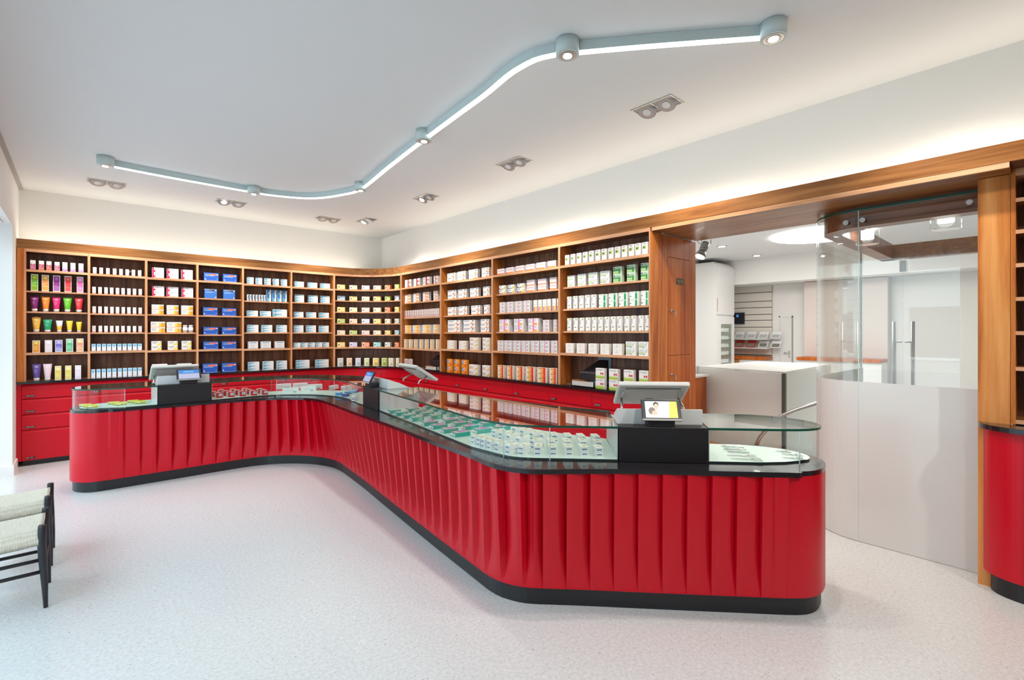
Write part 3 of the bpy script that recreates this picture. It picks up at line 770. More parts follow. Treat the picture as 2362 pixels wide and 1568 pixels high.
def monitor(front, rz, label, x=0, y=.26, sc=1.0, dz=0):
    o = empty('till_monitor', label, 'monitor', (0, 0, 0), rz, 'till monitors on the counter')
    o.location = (front[0]+math.cos(rz)*x-math.sin(rz)*y, front[1]+math.sin(rz)*x+math.cos(rz)*y, 1.030+dz)
    tilt = math.radians(-62)         # top edge leans towards the customer
    M = Matrix.Translation((0, .02, .10)) @ Matrix.Rotation(math.radians(58), 4, 'X')
    w_, h_ = .205*sc, .135*sc
    m = MB(); m.box(-w_, -.014, -h_, w_, .014, h_, PLAS, .006, M)
    m.build('casing', o)
    m = MB(); m.box(-w_+.012, -.0165, -h_+.014, w_-.012, -.0145, h_-.012, PLASD, 0, M); bp_ = m.build('back_cover', o)
    m = MB()
    for k in range(46): m.box(-w_+.045+k*(2*w_-.09)/46, -.018, h_-.045, -w_+.048+k*(2*w_-.09)/46, -.017, h_-.028, BLKM, 0, M)
    q = m.build('vent_slots', o); q.parent = bp_
    m = MB(); m.box(-.022, -.018, -.045, .022, -.017, -.038, BLKM, 0, M); q = m.build('socket', o); q.parent = bp_
    m = MB(); m.box(-w_+.014, .0142, -h_+.014, w_-.014, .0155, h_-.014, mat('dark screen', (.01, .012, .015), .08), 0, M); m.build('screen', o)
    for sx in (-1, 1):
        a_ = M @ Vector((sx*(w_-.035), -.02, -.03))
        m = MB(); m.tube([(sx*(w_-.02), -.06, .002), (sx*(w_-.028), -.045, .03), tuple(a_)], .0075, STEEL, 8); m.tube([tuple(a_), tuple(M @ Vector((sx*(w_-.04), -.018, .06)))], .006, PLASD, 8)
        m.build('arm', o)
    return o
def cust(front, rz, label, x=.02, y=.07, kind=0, yaw=0):
    o = empty('customer_display', label, 'display', (front[0]+math.cos(rz)*x-math.sin(rz)*y, front[1]+math.sin(rz)*x+math.cos(rz)*y, .9672), rz, 'small customer displays on the tills')
    M0 = Matrix.Rotation(yaw, 4, 'Z')
    m = MB(); m.box(-.075, -.045, 0, .075, .04, .045, BLKM, .003); m.build('stand', o)
    M = M0 @ Matrix.Translation((0, -.035, .092)) @ Matrix.Rotation(math.radians(-28), 4, 'X')
    m = MB(); m.box(-.108, -.007, -.062, .108, .007, .062, mat('dark bezel', (.03, .032, .04), .3), .003, M); m.box(-.108, -.0085, -.062, .108, -.0075, -.052, PLASD, 0, M); m.build('casing', o)
    m = MB()
    if kind == 2:
        m.box(-.088, -.0085, -.046, .088, -.0078, .050, mat('photo white lit', (.7, .72, .75), .3, emit=(.75, .82, .9), estr=.5), 0, M)
        ye = mat('photo yellow lit', (.7, .6, .1), .3, emit=(.50, .42, .10), estr=.55)
        for a_ in ([(.038, -.046), (.088, -.046), (.088, .050), (.050, .050)],): m.face([tuple(M @ Vector((q[0], -.0090, q[1]))) for q in a_], ye)
        sk = mat('photo skin tone', (.6, .4, .3), .4, emit=(.62, .42, .32), estr=.7); hr = mat('photo dark hair', (.05, .03, .03), .5, emit=(.05, .035, .035), estr=.7); hg = mat('photo grey hair', (.2, .16, .15), .5, emit=(.2, .15, .14), estr=.7)
        def ell(cx_, cz_, a_, b_, mm, y, n=18): m.face([tuple(M @ Vector((cx_+a_*math.cos(2*PI*k/n), y, cz_+b_*math.sin(2*PI*k/n)))) for k in range(n)], mm)
        ell(-.028, .030, .015, .016, hr, -.0093); ell(-.027, .020, .0125, .016, sk, -.0096)
        ell(-.052, -.006, .019, .021, hg, -.0093); ell(-.038, -.018, .016, .013, sk, -.0096)
    else:
        m.box(-.09, -.0085, -.046, .09, -.0078, .050, mat('pale screen lit', (.3, .3, .4), .2, emit=(.35, .37, .48), estr=.7), 0, M)
        m.box(-.09, -.0092, .010, .09, -.0086, .050, SCRB, 0, M)
        put_marks(m, 12, -.05, .024, .09, .012, -.0098, mat('cyan text lit', (.2, .6, .8), .3, emit=(.2, .7, .9), estr=.9), M, 9)
    m.build('screen', o)
    return o
tl = []
for i, (a_, b_, wh) in enumerate(((*SR[0], 'left one of three'), (*SR[1], 'middle one at the bend'), (*SR[2], 'right one, nearest the camera'))):
    tl.append(till(i, a_, b_, wh))
monitor(tl[0][2], tl[0][1], 'pale grey till monitor seen from behind, on the left till', -.07, .22, 1, -.05)
monitor(tl[1][2], tl[1][1], 'pale grey till monitor seen from its side, on the middle till', .17, .40, 1, -.02)
monitor(tl[2][2], tl[2][1], 'pale grey till monitor seen from behind, on the right till', -.03, .20)
cust(tl[0][2], tl[0][1], 'small black customer display with blue screen, on the left till', .03, .050, 0)
cust(tl[1][2], tl[1][1], 'small customer display turned sideways, on the middle till', -.08, .050, 1)
cust(tl[2][2], tl[2][1], 'small customer display showing two people, on the right till', -.01, .050, 2)

# ------------------------------------------------------------------ products
W_ = (238, 236, 234)
def rct(x0, x1, z0, z1, c): return ('r', x0, x1, z0, z1, c)
def lines(x0, x1, z0, n, c, step=.09, h=.035): return [('r', x0, x0+(x1-x0)*(1 if k % 2 == 0 else .7), z0-k*step-h, z0-k*step, c) for k in range(n)]
DES = {}
def cosmetic(key, top, mid, low, border=W_, dark=None):
    DES[key] = (border, [rct(.08, .92, .66, .95, top), rct(.08, .92, .36, .66, mid), rct(.08, .92, .05, .36, low), ('c', .5, .80, .22, tuple(min(255, q+45) for q in top))]+lines(.16, .8, .50, 3, tuple(min(255, q+70) for q in mid)))
cosmetic('green skin care carton', (160, 200, 40), (110, 180, 60), (150, 195, 40))
cosmetic('orange skin care carton', (235, 180, 90), (240, 150, 80), (235, 180, 90))
cosmetic('purple skin care carton', (150, 60, 150), (130, 30, 120), (175, 110, 180))
cosmetic('red skin care carton', (225, 70, 70), (220, 40, 50), (225, 90, 80))
cosmetic('pink skin care carton', (235, 150, 190), (225, 90, 150), (235, 150, 190))
cosmetic('amber skin care carton', (235, 190, 70), (240, 165, 50), (245, 160, 40))
cosmetic('white and rose skin care carton', (240, 232, 236), (240, 226, 232), (240, 228, 234), (244, 240, 240))
cosmetic('lavender skin care carton', (165, 160, 220), (120, 110, 200), (180, 178, 228), (235, 230, 240))
cosmetic('mint green skin care carton', (150, 210, 165), (95, 185, 130), (125, 200, 150))
cosmetic('peach skin care carton', (250, 200, 140), (240, 150, 120), (248, 180, 130))
cosmetic('pale yellow skin care carton', (245, 230, 150), (240, 210, 90), (243, 222, 120), (248, 242, 215))
cosmetic('pale lilac skin care carton', (238, 232, 244), (240, 222, 234), (240, 226, 238), (246, 242, 246))
def small_top(key, c, c2=None): DES[key] = (W_, [rct(.06, .94, .0, .62, c), ('c', .5, .68, .30, W_), rct(.06, .94, .0, .25, c2 or c)]+lines(.15, .85, .48, 3, (250, 220, 225), .12, .04))
small_top('small magenta and white carton', (195, 50, 110), (215, 90, 140)); small_top('small red and white carton', (210, 40, 60), (225, 110, 90)); small_top('small pink and white carton', (215, 70, 120), (225, 120, 150))
DES['small violet and white carton'] = (W_, [rct(.06, .94, .3, .55, (215, 195, 235)), rct(.06, .94, .0, .3, (175, 130, 215))]+lines(.25, .75, .3, 2, (240, 230, 250), .12, .04))
DES['tiny white and rose pill box'] = ((240, 234, 232), [rct(0, 1, .02, .16, (232, 185, 180)), ('c', .5, .62, .22, (215, 225, 230))]+lines(.2, .8, .86, 1, (225, 190, 185)))
DES['small white pill box, blue top'] = ((240, 242, 245), [rct(0, 1, .66, 1, (165, 210, 232)), ('c', .5, .72, .28, (120, 185, 220)), rct(.1, .9, .05, .12, (232, 200, 205))]+lines(.2, .8, .5, 2, (210, 225, 235)))
DES['pink trimmed medicine pack'] = ((240, 234, 234), [rct(0, .12, 0, 1, (214, 40, 90)), ('c', .16, .28, .20, (214, 40, 90)), ('g', 6, .20, .60, .42, .22, (50, 45, 50))]+lines(.25, .9, .42, 2, (240, 200, 210), .16, .05))
DES['white and orange medicine pack'] = ((242, 240, 236), [rct(.55, 1, .08, .8, (247, 165, 40)), rct(.55, .72, .08, .8, (250, 205, 90)), ('c', .86, .68, .16, (70, 70, 80)), ('c', .86, .68, .10, (235, 235, 235)), rct(.0, 1, .0, .08, (240, 140, 50))]+lines(.06, .45, .8, 3, (170, 175, 180), .18, .06))
DES['white and yellow calcium pack'] = ((243, 241, 234), [('p', [(.45, .08), (1, .08), (1, .55), (.75, .62)], (240, 215, 100)), ('g', 8, .08, .62, .60, .24, (50, 50, 55)), rct(.10, .48, .46, .54, (90, 140, 190)), ('c', .92, .78, .10, (110, 120, 140))])
DES['large blue medicine box'] = ((40, 92, 190), [rct(.06, .38, .72, .86, (110, 140, 170)), rct(.38, .86, .70, .88, (240, 120, 80)), ('c', .91, .80, .07, (240, 240, 250)), rct(.07, .7, .60, .66, (180, 200, 240)), rct(.05, .12, .12, .3, (200, 215, 245)), rct(.1, .95, .02, .10, (120, 150, 225)), ('c', .90, .25, .07, (90, 150, 225)), rct(0, .02, 0, 1, (110, 140, 220))])
DES['large blue box with black bar'] = ((62, 118, 205), [rct(.0, 1, .86, 1, (175, 195, 225)), rct(.38, .84, .80, .90, (30, 32, 50)), ('g', 5, .42, .81, .16, .07, (235, 235, 245)), ('c', .9, .84, .05, (235, 240, 250)), rct(.08, .8, .66, .70, (170, 200, 240)), rct(.08, .6, .58, .62, (150, 185, 235)), ('c', .9, .12, .06, (235, 240, 250))])
DES['pale blue and white medicine pack'] = ((236, 240, 242), [rct(.0, .22, .1, .9, (100, 178, 214)), rct(.22, .42, .25, .9, (165, 212, 232)), rct(.42, .6, .45, .9, (205, 230, 240)), rct(.08, .6, .70, .80, (80, 120, 160))]+lines(.1, .8, .4, 1, (150, 180, 200), .2, .05))
DES['tall blue medicine carton'] = ((228, 238, 244), [rct(0, .55, .3, 1, (30, 115, 185)), rct(0, .5, .0, .3, (90, 175, 220)), rct(.55, .8, .2, 1, (160, 205, 230))]+lines(.2, .8, .8, 2, (235, 240, 248)))
DES['slim white and blue carton'] = ((235, 238, 240), [rct(.45, .9, .3, .9, (60, 100, 140)), rct(.45, .9, .0, .3, (150, 195, 215))])
DES['plain white and blue lettered pack'] = ((240, 241, 240), [rct(.08, .85, .80, .90, (90, 150, 180))]+lines(.1, .85, .68, 4, (185, 195, 205), .13, .04)+[rct(.1, .9, .04, .12, (150, 190, 210))])
TEA = {'yellow': (238, 205, 95), 'pale green': (215, 225, 165), 'pale blue': (200, 215, 235), 'beige': (235, 222, 185), 'orange': (225, 110, 50), 'lime green': (165, 190, 60), 'sky blue': (150, 195, 215), 'cream': (238, 228, 190), 'rose': (238, 205, 195), 'lavender': (195, 190, 225), 'pale grey': (205, 215, 205), 'peach': (240, 200, 160), 'turquoise': (130, 200, 205)}
for k, c in TEA.items():
    li = tuple(min(255, int(q+(255-q)*.55)) for q in c); dk = tuple(int(q*.55) for q in c)
    DES[k+' tea box'] = (c, [rct(0, .42, 0, 1, li), ('c', .22, .45, .16, dk), rct(.45, .92, .12, .85, li)]+lines(.5, .88, .7, 3, c, .2, .06))
    DES['tall '+k+' tea carton'] = (li, [rct(.3, .95, .1, .85, c), ('c', .6, .6, .18, li)]+lines(.4, .85, .4, 3, dk, .1, .03))
DES['white pack with pink and orange stripes'] = (W_, [rct(.42, .62, .0, 1, (205, 60, 120)), rct(.46, .58, 0, 1, (120, 70, 130)), rct(.62, .92, 0, .45, (245, 130, 40))]+lines(.08, .36, .85, 3, (150, 150, 155), .2, .06))
DES['white pack with orange block'] = (W_, [rct(.42, .92, .05, .6, (245, 150, 60)), rct(.4, .6, .05, 1, (240, 180, 170))]+lines(.08, .36, .85, 3, (160, 155, 160), .2, .06))
DES['thin pink and white carton'] = ((240, 226, 224), [rct(.15, .85, .0, .35, (225, 165, 165)), rct(.15, .85, .6, .72, (225, 200, 200))])
DES['white pack with broad orange end'] = ((240, 238, 230), [rct(.35, .95, .05, .9, (245, 175, 70)), rct(.35, .6, .05, .9, (250, 205, 130))]+lines(.06, .32, .8, 3, (170, 170, 165), .2, .06))
DES['white pack with orange figure'] = ((242, 242, 240), [rct(.06, .55, .74, .84, (70, 90, 140)), rct(.06, .45, .54, .62, (140, 150, 180)), rct(0, 1, .02, .08, (235, 140, 90)), ('c', .74, .36, .24, (245, 160, 100)), ('p', [(.78, .95), (.92, .75), (.86, .6), (.74, .8)], (50, 50, 80)), rct(.6, .95, .05, .18, (240, 140, 80))])
DES['white pack lettered doc'] = ((242, 236, 228), [('t', 'doc', .05, .20, .40, .62, (165, 25, 70)), ('p', [(.50, .08), (.96, .08), (.96, .75), (.80, .4)], (238, 190, 90)), rct(.5, .95, .80, .86, (180, 200, 225))])
DES['white pack with grey ring'] = ((242, 236, 230), [('c', .2, .55, .3, (150, 140, 165)), ('c', .2, .55, .2, (240, 236, 236)), ('p', [(.42, .08), (.96, .08), (.96, .7), (.8, .35)], (240, 200, 130))])
DES['orange and grey vitamin carton'] = ((245, 150, 40), [rct(0, .45, .35, .9, (140, 140, 160)), ('c', .50, .62, .22, (250, 235, 225)), ('c', .50, .62, .13, (200, 60, 40)), ('c', .75, .2, .25, (235, 100, 30)), rct(.05, .42, .6, .66, (235, 225, 230))])
DES['flat pack lettered EIOPAN'] = ((238, 232, 236), [('t', 'EIOPAN', .07, .45, .84, .38, (205, 130, 120)), rct(0, .95, .03, .20, (240, 140, 60)), rct(0, .1, .03, .2, (225, 70, 80)), ('c', .9, .15, .06, (90, 70, 90))])
DES['white pack with rainbow swoosh'] = ((240, 240, 238), [rct(.08, .4, .68, .82, (90, 95, 120)), ('p', [(.02, .45), (.3, .2), (.45, .1), (.02, .08)], (150, 40, 130)), ('p', [(.3, .22), (.6, .3), (.6, .08), (.3, .08)], (60, 150, 110)), ('p', [(.55, .1), (.95, .1), (.95, .8), (.75, .45)], (235, 210, 70))])
DES['white pack with pink stripe'] = ((240, 236, 234), [rct(.45, .56, 0, 1, (235, 145, 190)), rct(.62, .84, .25, .8, (130, 135, 150)), rct(.68, .78, .4, .9, (235, 235, 236))]+lines(.06, .4, .85, 3, (175, 180, 180), .25, .08))
DES['slim white carton with coloured foot'] = ((244, 240, 232), [rct(.1, .45, .02, .38, (235, 110, 170)), rct(.5, .95, .02, .42, (245, 200, 80)), rct(.2, .7, .55, .6, (200, 190, 190))])
DES['big white pack with pink and orange'] = ((240, 236, 236), [rct(.45, .62, .05, .98, (238, 125, 200)), rct(.50, .88, .04, .32, (247, 165, 55)), ('c', .76, .75, .08, (60, 60, 75)), rct(.05, .6, .0, .03, (230, 150, 110))]+lines(.06, .38, .86, 3, (140, 150, 175), .2, .06))
DES['orange and red gradient pack'] = ((244, 232, 216), [rct(.3, .5, .0, 1, (248, 195, 110)), rct(.5, .68, 0, 1, (246, 140, 70)), rct(.68, .9, 0, 1, (228, 60, 45)), ('c', .62, .55, .10, (255, 245, 235)), rct(.12, .45, .72, .84, (130, 130, 90)), rct(.0, .05, .1, .5, (235, 90, 80))])
DES['small white carton with leaf picture'] = ((240, 236, 234), [rct(.15, .7, .45, .72, (175, 195, 90)), ('c', .3, .58, .16, (50, 95, 50)), rct(.2, .65, .84, .90, (120, 120, 130))])
DES['white pack with green stripes and pen'] = ((242, 243, 240), [rct(0, .62, .52, .60, (170, 205, 110)), rct(0, .55, .30, .42, (180, 210, 130)), rct(0, .5, .22, .25, (90, 140, 60)), ('p', [(.5, .12), (.66, .28), (.62, .32), (.46, .16)], (40, 60, 60)), ('p', [(.72, .4), (.86, .9), (.83, .9), (.69, .45)], (60, 70, 80)), rct(.08, .6, .76, .82, (160, 170, 190))])
DES['green and white medicine pack'] = ((210, 228, 205), [rct(0, .6, .42, .68, (90, 165, 90)), ('c', .15, .82, .10, (20, 60, 60)), rct(.3, .8, .78, .86, (130, 160, 160)), rct(.62, .86, .1, .7, (70, 165, 60)), rct(.05, .6, .12, .3, (170, 210, 110))])
DES['white pack with green bar'] = ((242, 243, 240), [rct(.62, .86, .0, 1, (25, 160, 95)), ('p', [(.62, .8), (.74, .72), (.86, .8), (.86, 1), (.62, 1)], (150, 210, 170)), ('c', .12, .35, .10, (40, 140, 80)), rct(.08, .5, .82, .87, (170, 175, 185))])
DES['slim white carton with green emblem'] = ((243, 242, 238), [('c', .62, .88, .16, (195, 210, 90)), ('c', .68, .87, .09, (70, 110, 50)), rct(.14, .24, .5, .82, (120, 130, 170)), rct(.2, .7, .26, .30, (80, 85, 95)), ('c', .65, .03, .10, (60, 120, 60))])
DES['plain white pack with tiny crest'] = ((244, 241, 236), [('c', .46, .76, .07, (190, 190, 60)), ('c', .46, .66, .04, (60, 60, 60)), rct(.3, .62, .40, .46, (170, 165, 165))])
DES['white pack with cherries, lettered neo-angin'] = ((240, 240, 238), [rct(0, 1, 0, .2, (175, 200, 75)), rct(0, 1, .2, .32, (205, 225, 150)), ('t', 'neo-angin', .05, .76, .74, .14, (25, 40, 55)), ('c', .62, .48, .10, (220, 50, 60)), ('c', .83, .48, .10, (220, 50, 60))])
PM = {}
def prod_mesh(des, w, d, h):
    key = (des, round(w*500), round(d*200), round(h*500))
    if key in PM: return PM[key]
    base, els = DES[des]; mb = MB(); bm_ = flat(base, .4)
    mb.box(-w/2, 0, 0, w/2, d, h, bm_)
    lay = 0
    for e in els:
        lay += 1; y = -.0004-.00012*lay
        if e[0] == 'r':
            _, a, b, c_, d_, col = e; mb.face([(-w/2+a*w, y, c_*h), (-w/2+b*w, y, c_*h), (-w/2+b*w, y, d_*h), (-w/2+a*w, y, d_*h)], flat(col))
            if b >= .92 and a < .3 and d_-c_ > .3: mb.face([(w/2+.0004, 0, c_*h), (w/2+.0004, d, c_*h), (w/2+.0004, d, d_*h), (w/2+.0004, 0, d_*h)], flat(col))
        elif e[0] == 'c':
            _, cx_, cz_, r, col = e; rr = r*min(w, h) if h > w else r*h
            mb.face([(-w/2+cx_*w+rr*math.cos(2*PI*k/14), y, max(0, min(h, cz_*h+rr*math.sin(2*PI*k/14)))) for k in range(14)], flat(col))
        elif e[0] == 'p': mb.face([(-w/2+a*w, y, b*h) for a, b in e[1]], flat(e[2]))
        elif e[0] == 'g': put_marks(mb, e[1], -w/2+e[2]*w, e[3]*h, e[4]*w, e[5]*h, y, flat(e[6]), None, e[1])
        elif e[0] == 't': put_text(mb, e[1], -w/2+e[2]*w, e[3]*h, e[4]*w, e[5]*h, y, flat(e[6]))
    PM[key] = mb.mesh('carton'); return PM[key]
def tube_obj(col, cap, w, h, name='cream_tube', round_top=False, col2=None):
    """standing tube: flat crimped end up, round cap down"""
    o = bpy.data.objects.new(name, None)
    mb = MB(); n = 20; rows_ = 9; hc = h*.20; rb = w*.33
    pts = []
    for r in range(rows_+1):
        t = r/rows_; z = hc+(h-hc)*t; hw = rb+(w/2-rb)*t; th = rb*(1-t)+.002
        zz = [0]*n
        ring_ = []
        for k in range(n):
            a = 2*PI*k/n; zr = z+(.06*h*(1-(math.cos(a))**2) if (round_top and r >= rows_-1) else 0)
            ring_.append((hw*math.cos(a), th*math.sin(a)+rb, zr))
        pts.append(ring_)
    i0 = 0; k_ = mb.mi(flat(col, .35)); k2 = mb.mi(flat(col2, .35)) if col2 else k_
    for rg in pts: mb.v += rg
    for r in range(rows_):
        for k in range(n): mb.f.append([r*n+k, r*n+(k+1) % n, (r+1)*n+(k+1) % n, (r+1)*n+k]); mb.m.append(k2 if (col2 and r < 4) else k_); mb.sm.append(True)
    mb.f.append([rows_*n+k for k in range(n)]); mb.m.append(k_); mb.sm.append(False)
    li = tuple(min(255, int(q+(255-q)*.45)) for q in col)
    # printed emblem and text lines on the front, riding just proud of the surface
    def front(xf, t):
        hw = rb+(w/2-rb)*t; th = rb*(1-t)+.002; x = xf*hw
        return (x, rb-th*math.sqrt(max(0, 1-xf*xf))-.0012, hc+(h-hc)*t)
    c_ = [front(.5*math.cos(2*PI*q/14), .80+.09*math.sin(2*PI*q/14)) for q in range(14)]; mb.face(c_, flat(li))
    for q in range(3): mb.face([front(-.55, .55-q*.1), front(.3-.1*q, .55-q*.1), front(.3-.1*q, .59-q*.1), front(-.55, .59-q*.1)], flat(li))
    body = mb.mesh('tube_body')
    mc = MB(); mc.cyl((0, rb), rb*.93, 0, hc*.97, flat(cap, .35), 20, rb*.99); capm = mc.mesh('cap')
    return body, capm
def add_tube(col, cap, w, h, loc, rz, label, group, **kw):
    b, c_ = tube_obj(col, cap, w, h, **kw)
    o = bpy.data.objects.new('cream_tube', None); C.objects.link(o); o.location = loc; o.rotation_euler = (0, 0, rz); tag(o, label, 'tube', group)
    for nm, me in (('tube_body', b), ('cap', c_)):
        q = bpy.data.objects.new(nm, me); C.objects.link(q); q.parent = o
LEV = ['top', 'second', 'third', 'fourth', 'fifth', 'bottom']
LEV7 = ['top', 'second', 'third', 'fourth', 'fifth', 'sixth', 'bottom']
def place(bay, lev, nlev, u0, u1, vtop, vbot=None, depth=.07, inset=.012):
    """world pose and size of a pack whose front shows between u0,u1 and reaches up to vtop"""
    bottom = lev == nlev-1; fixed = lev in (0, nlev-2); rec = .004 if bottom else (0 if fixed else REC)
    off = rec+inset
    if bottom: z0 = ZB
    else: z0 = ZS[bay][lev]+(.013 if fixed else .009)
    if bay < 6:
        Y = YF+off; xl = onY(u0, 0, Y)[0]; xr = onY(u1, 0, Y)[0]
        if xl > .3: xl = onY(u0, 0, Y+depth)[0]*.6+xl*.4
        z1 = onY((u0+u1)/2, vtop, Y)[1]
        return ((xl+xr)/2, Y, z0+.0004), 0, max(.012, xr-xl), z1-z0
    if bay > 6:
        X = XF+off; yl = onX(u0, 0, X)[0]; yr = onX(u1, 0, X+depth*.45)[0]
        if yl-yr < .015: yr = yl-.5*(yl-onX(u1, 0, X)[0])
        z1 = onX(u0, vtop, X)[1]
        return (X, (yl+yr)/2, z0+.0004), -PI/2, yl-yr, z1-z0
    R_ = RC+off; um = (u0+u1)/2
    def hit(u):
        d = ray(u, 0); A = d[0]**2+d[1]**2; B = -2*(d[0]*CCX+d[1]*CCY); Cc = CCX**2+CCY**2-R_**2
        t = (-B+math.sqrt(B*B-4*A*Cc))/(2*A); return d[0]*t, d[1]*t, t
    a = hit(um); l = hit(u0); r = hit(u1)
    ang = math.atan2(a[1]-CCY, a[0]-CCX); z1 = CAMZ+(HY-vtop)/F*a[2]
    wd = math.hypot(r[0]-l[0], r[1]-l[1])*(.9 if um > 870 else 1)
    # push in so the flat box front clears the curved lip
    return (a[0], a[1], z0+.0004), ang-PI/2, wd, z1-z0
def ordn(i, n): return ORD[i] if n < 25 else ORD[i]
def pack(bay, lev, des, items, fn, stack=1, depth=.07, nlev=6, name=None, cat='box', ordoff=0, total=None, inset=.012, wfix=None):
    lv = (LEV7 if nlev == 7 else LEV)[lev]; n = total or len(items)
    if name is None:
        d0 = des if isinstance(des, str) else des[0]
        name = 'pill_box' if 'pill box' in d0 else 'slim_carton' if ('slim' in d0 or 'thin' in d0 or 'leaf' in d0 or 'tall' in d0) else 'medicine_pack' if bay < 6 else 'medicine_box'
    if lev == nlev-1: depth = min(depth, .085)
    for i, it in enumerate(items):
        x0, x1, yt = it[:3]; u0, v = fn(x0, yt); u1, _ = fn(x1, yt)
        loc, rz, w_, h_ = place(bay, lev, nlev, u0, u1, v, depth=depth, inset=inset)
        hs = max(.01, h_/stack)
        for k in range(stack):
            jit = (random.random()-.5)*.002
            me = prod_mesh(des if isinstance(des, str) else des[i], w_, depth*(.62 if bay > 6 and lev != 3 else 1), hs-.0006)
            o = bpy.data.objects.new(name, me); C.objects.link(o); o.location = (loc[0], loc[1], loc[2]+k*hs); o.rotation_euler = (0, 0, rz+(random.random()-.5)*.02)
            dn = des if isinstance(des, str) else des[i]
            pos = '%s from left' % ORD[i+ordoff]
            if stack == 1: lab = '%s, %s on %s shelf of %s bookcase bay' % (dn, pos, lv, ORD[bay])
            else: lab = '%s %s, %s stack %s, %s shelf, %s bay' % ((['lower', 'upper'] if stack == 2 else ['lowest', 'middle', 'topmost'] if stack == 3 else ['lowest', 'second', 'third', 'topmost'])[k], dn, ORD[i+ordoff], 'from left', lv, ORD[bay])
            tag(o, fit(lab), cat, '%ss on the shelves' % dn.replace(',', ''))
def fit(lab):
    w = lab.split()
    if len(w) > 16: print('LONG', lab)
    if len(w) > 16: lab = lab.replace(' bookcase', '').replace(' from left', '').replace('medicine ', '').replace(', lettered', ' lettered'); w = lab.split()
    return ' '.join(w[:16])
def seq(starts, w, t0, t1):
    n = len(starts); return [(s_, s_+w, t0+(t1-t0)*k/max(1, n-1)) for k, s_ in enumerate(starts)]
# bay 1
pack(0, 0, ['small magenta and white carton', 'small red and white carton', 'small red and white carton', 'small pink and white carton']+['small violet and white carton']*3, [(178,232,268),(267,319,274),(345,397,280),(430,481,287),(510,562,290),(594,645,297),(678,728,303)], c1, name='skin_care_carton', cat='carton', depth=.05)
pack(0, 1, ['green skin care carton', 'orange skin care carton', 'purple skin care carton', 'red skin care carton', 'pink skin care carton'], [(185,259,412),(297,370,420),(413,487,427),(533,604,433),(659,727,440)], c1, name='skin_care_carton', cat='carton', depth=.05)
pack(0, 4, ['amber skin care carton', 'white and rose skin care carton', 'lavender skin care carton', 'mint green skin care carton', 'peach skin care carton'], [(200,277,1098),(328,404,1095),(435,511,1093),(548,621,1080),(655,729,1078)], c1, name='skin_care_carton', cat='carton', depth=.06)
pack(0, 5, ['pale yellow skin care carton', 'pale yellow skin care carton', 'pale lilac skin care carton'], [(432,498,1362),(538,603,1358),(640,703,1356)], c1, name='skin_care_carton', cat='carton', depth=.05, ordoff=2)
TUB = [(0, 2, [(176,268,643,(125,25,110),'purple'),(292,382,647,(240,140,40),'orange'),(403,493,651,(220,30,110),'magenta'),(517,608,655,(100,185,40),'green'),(637,725,659,(215,45,60),'red')]),
       (0, 3, [(192,288,862,(235,185,70),'amber round-topped'),(308,405,882,(15,160,110),'emerald'),(442,514,893,(225,228,238),'white and yellow'),(548,619,895,(240,205,40),'yellow'),(651,712,906,(235,205,30),'small yellow')]),
       (0, 5, [(193,290,1342,(95,75,160),'violet'),(308,404,1340,(240,215,228),'pale pink')])]
for bay, lev, its in TUB:
    for i, (x0, x1, yt, col, nm) in enumerate(its):
        u0, v = c1(x0, yt); u1, _ = c1(x1, yt); loc, rz, w_, h_ = place(bay, lev, 6, u0, u1, v, depth=0)
        add_tube(col, (238, 232, 230) if nm != 'pale pink' else (244, 238, 236), w_, h_, (loc[0], loc[1]-.002, loc[2]), rz, '%s cream tube on its white cap, %s shelf of first bookcase bay' % (nm, LEV[lev]), 'cream tubes in the first bay', round_top='round' in nm, col2=(242, 190, 50) if nm == 'white and yellow' else None)
# bay 2
pack(1, 0, 'tiny white and rose pill box', seq([826,893,962,1032,1097,1161,1226,1290], 37, 341, 373), c1, depth=.035)
for lev, t0, t1, st in ((1, 543, 567, [819,881,943,1001,1061,1119,1179,1237,1296]), (2, 745, 757, [820,881,943,1004,1061,1121,1179,1237,1296]), (3, 945, 949, [818,884,943,1002,1059,1118,1178,1237,1295])):
    pack(1, lev, 'tiny white and rose pill box', seq(st, 37, t0, t1), c1, depth=.035)
pack(1, 4, 'small white pill box, blue top', seq([812,866,919,971,1023,1078,1131,1184,1237,1288], 43, 1134, 1131), c1, depth=.045)
pack(1, 5, 'small white pill box, blue top', seq([807,862,917,972,1026,1082,1135,1187,1237,1288], 43, 1397, 1377), c1, depth=.045)
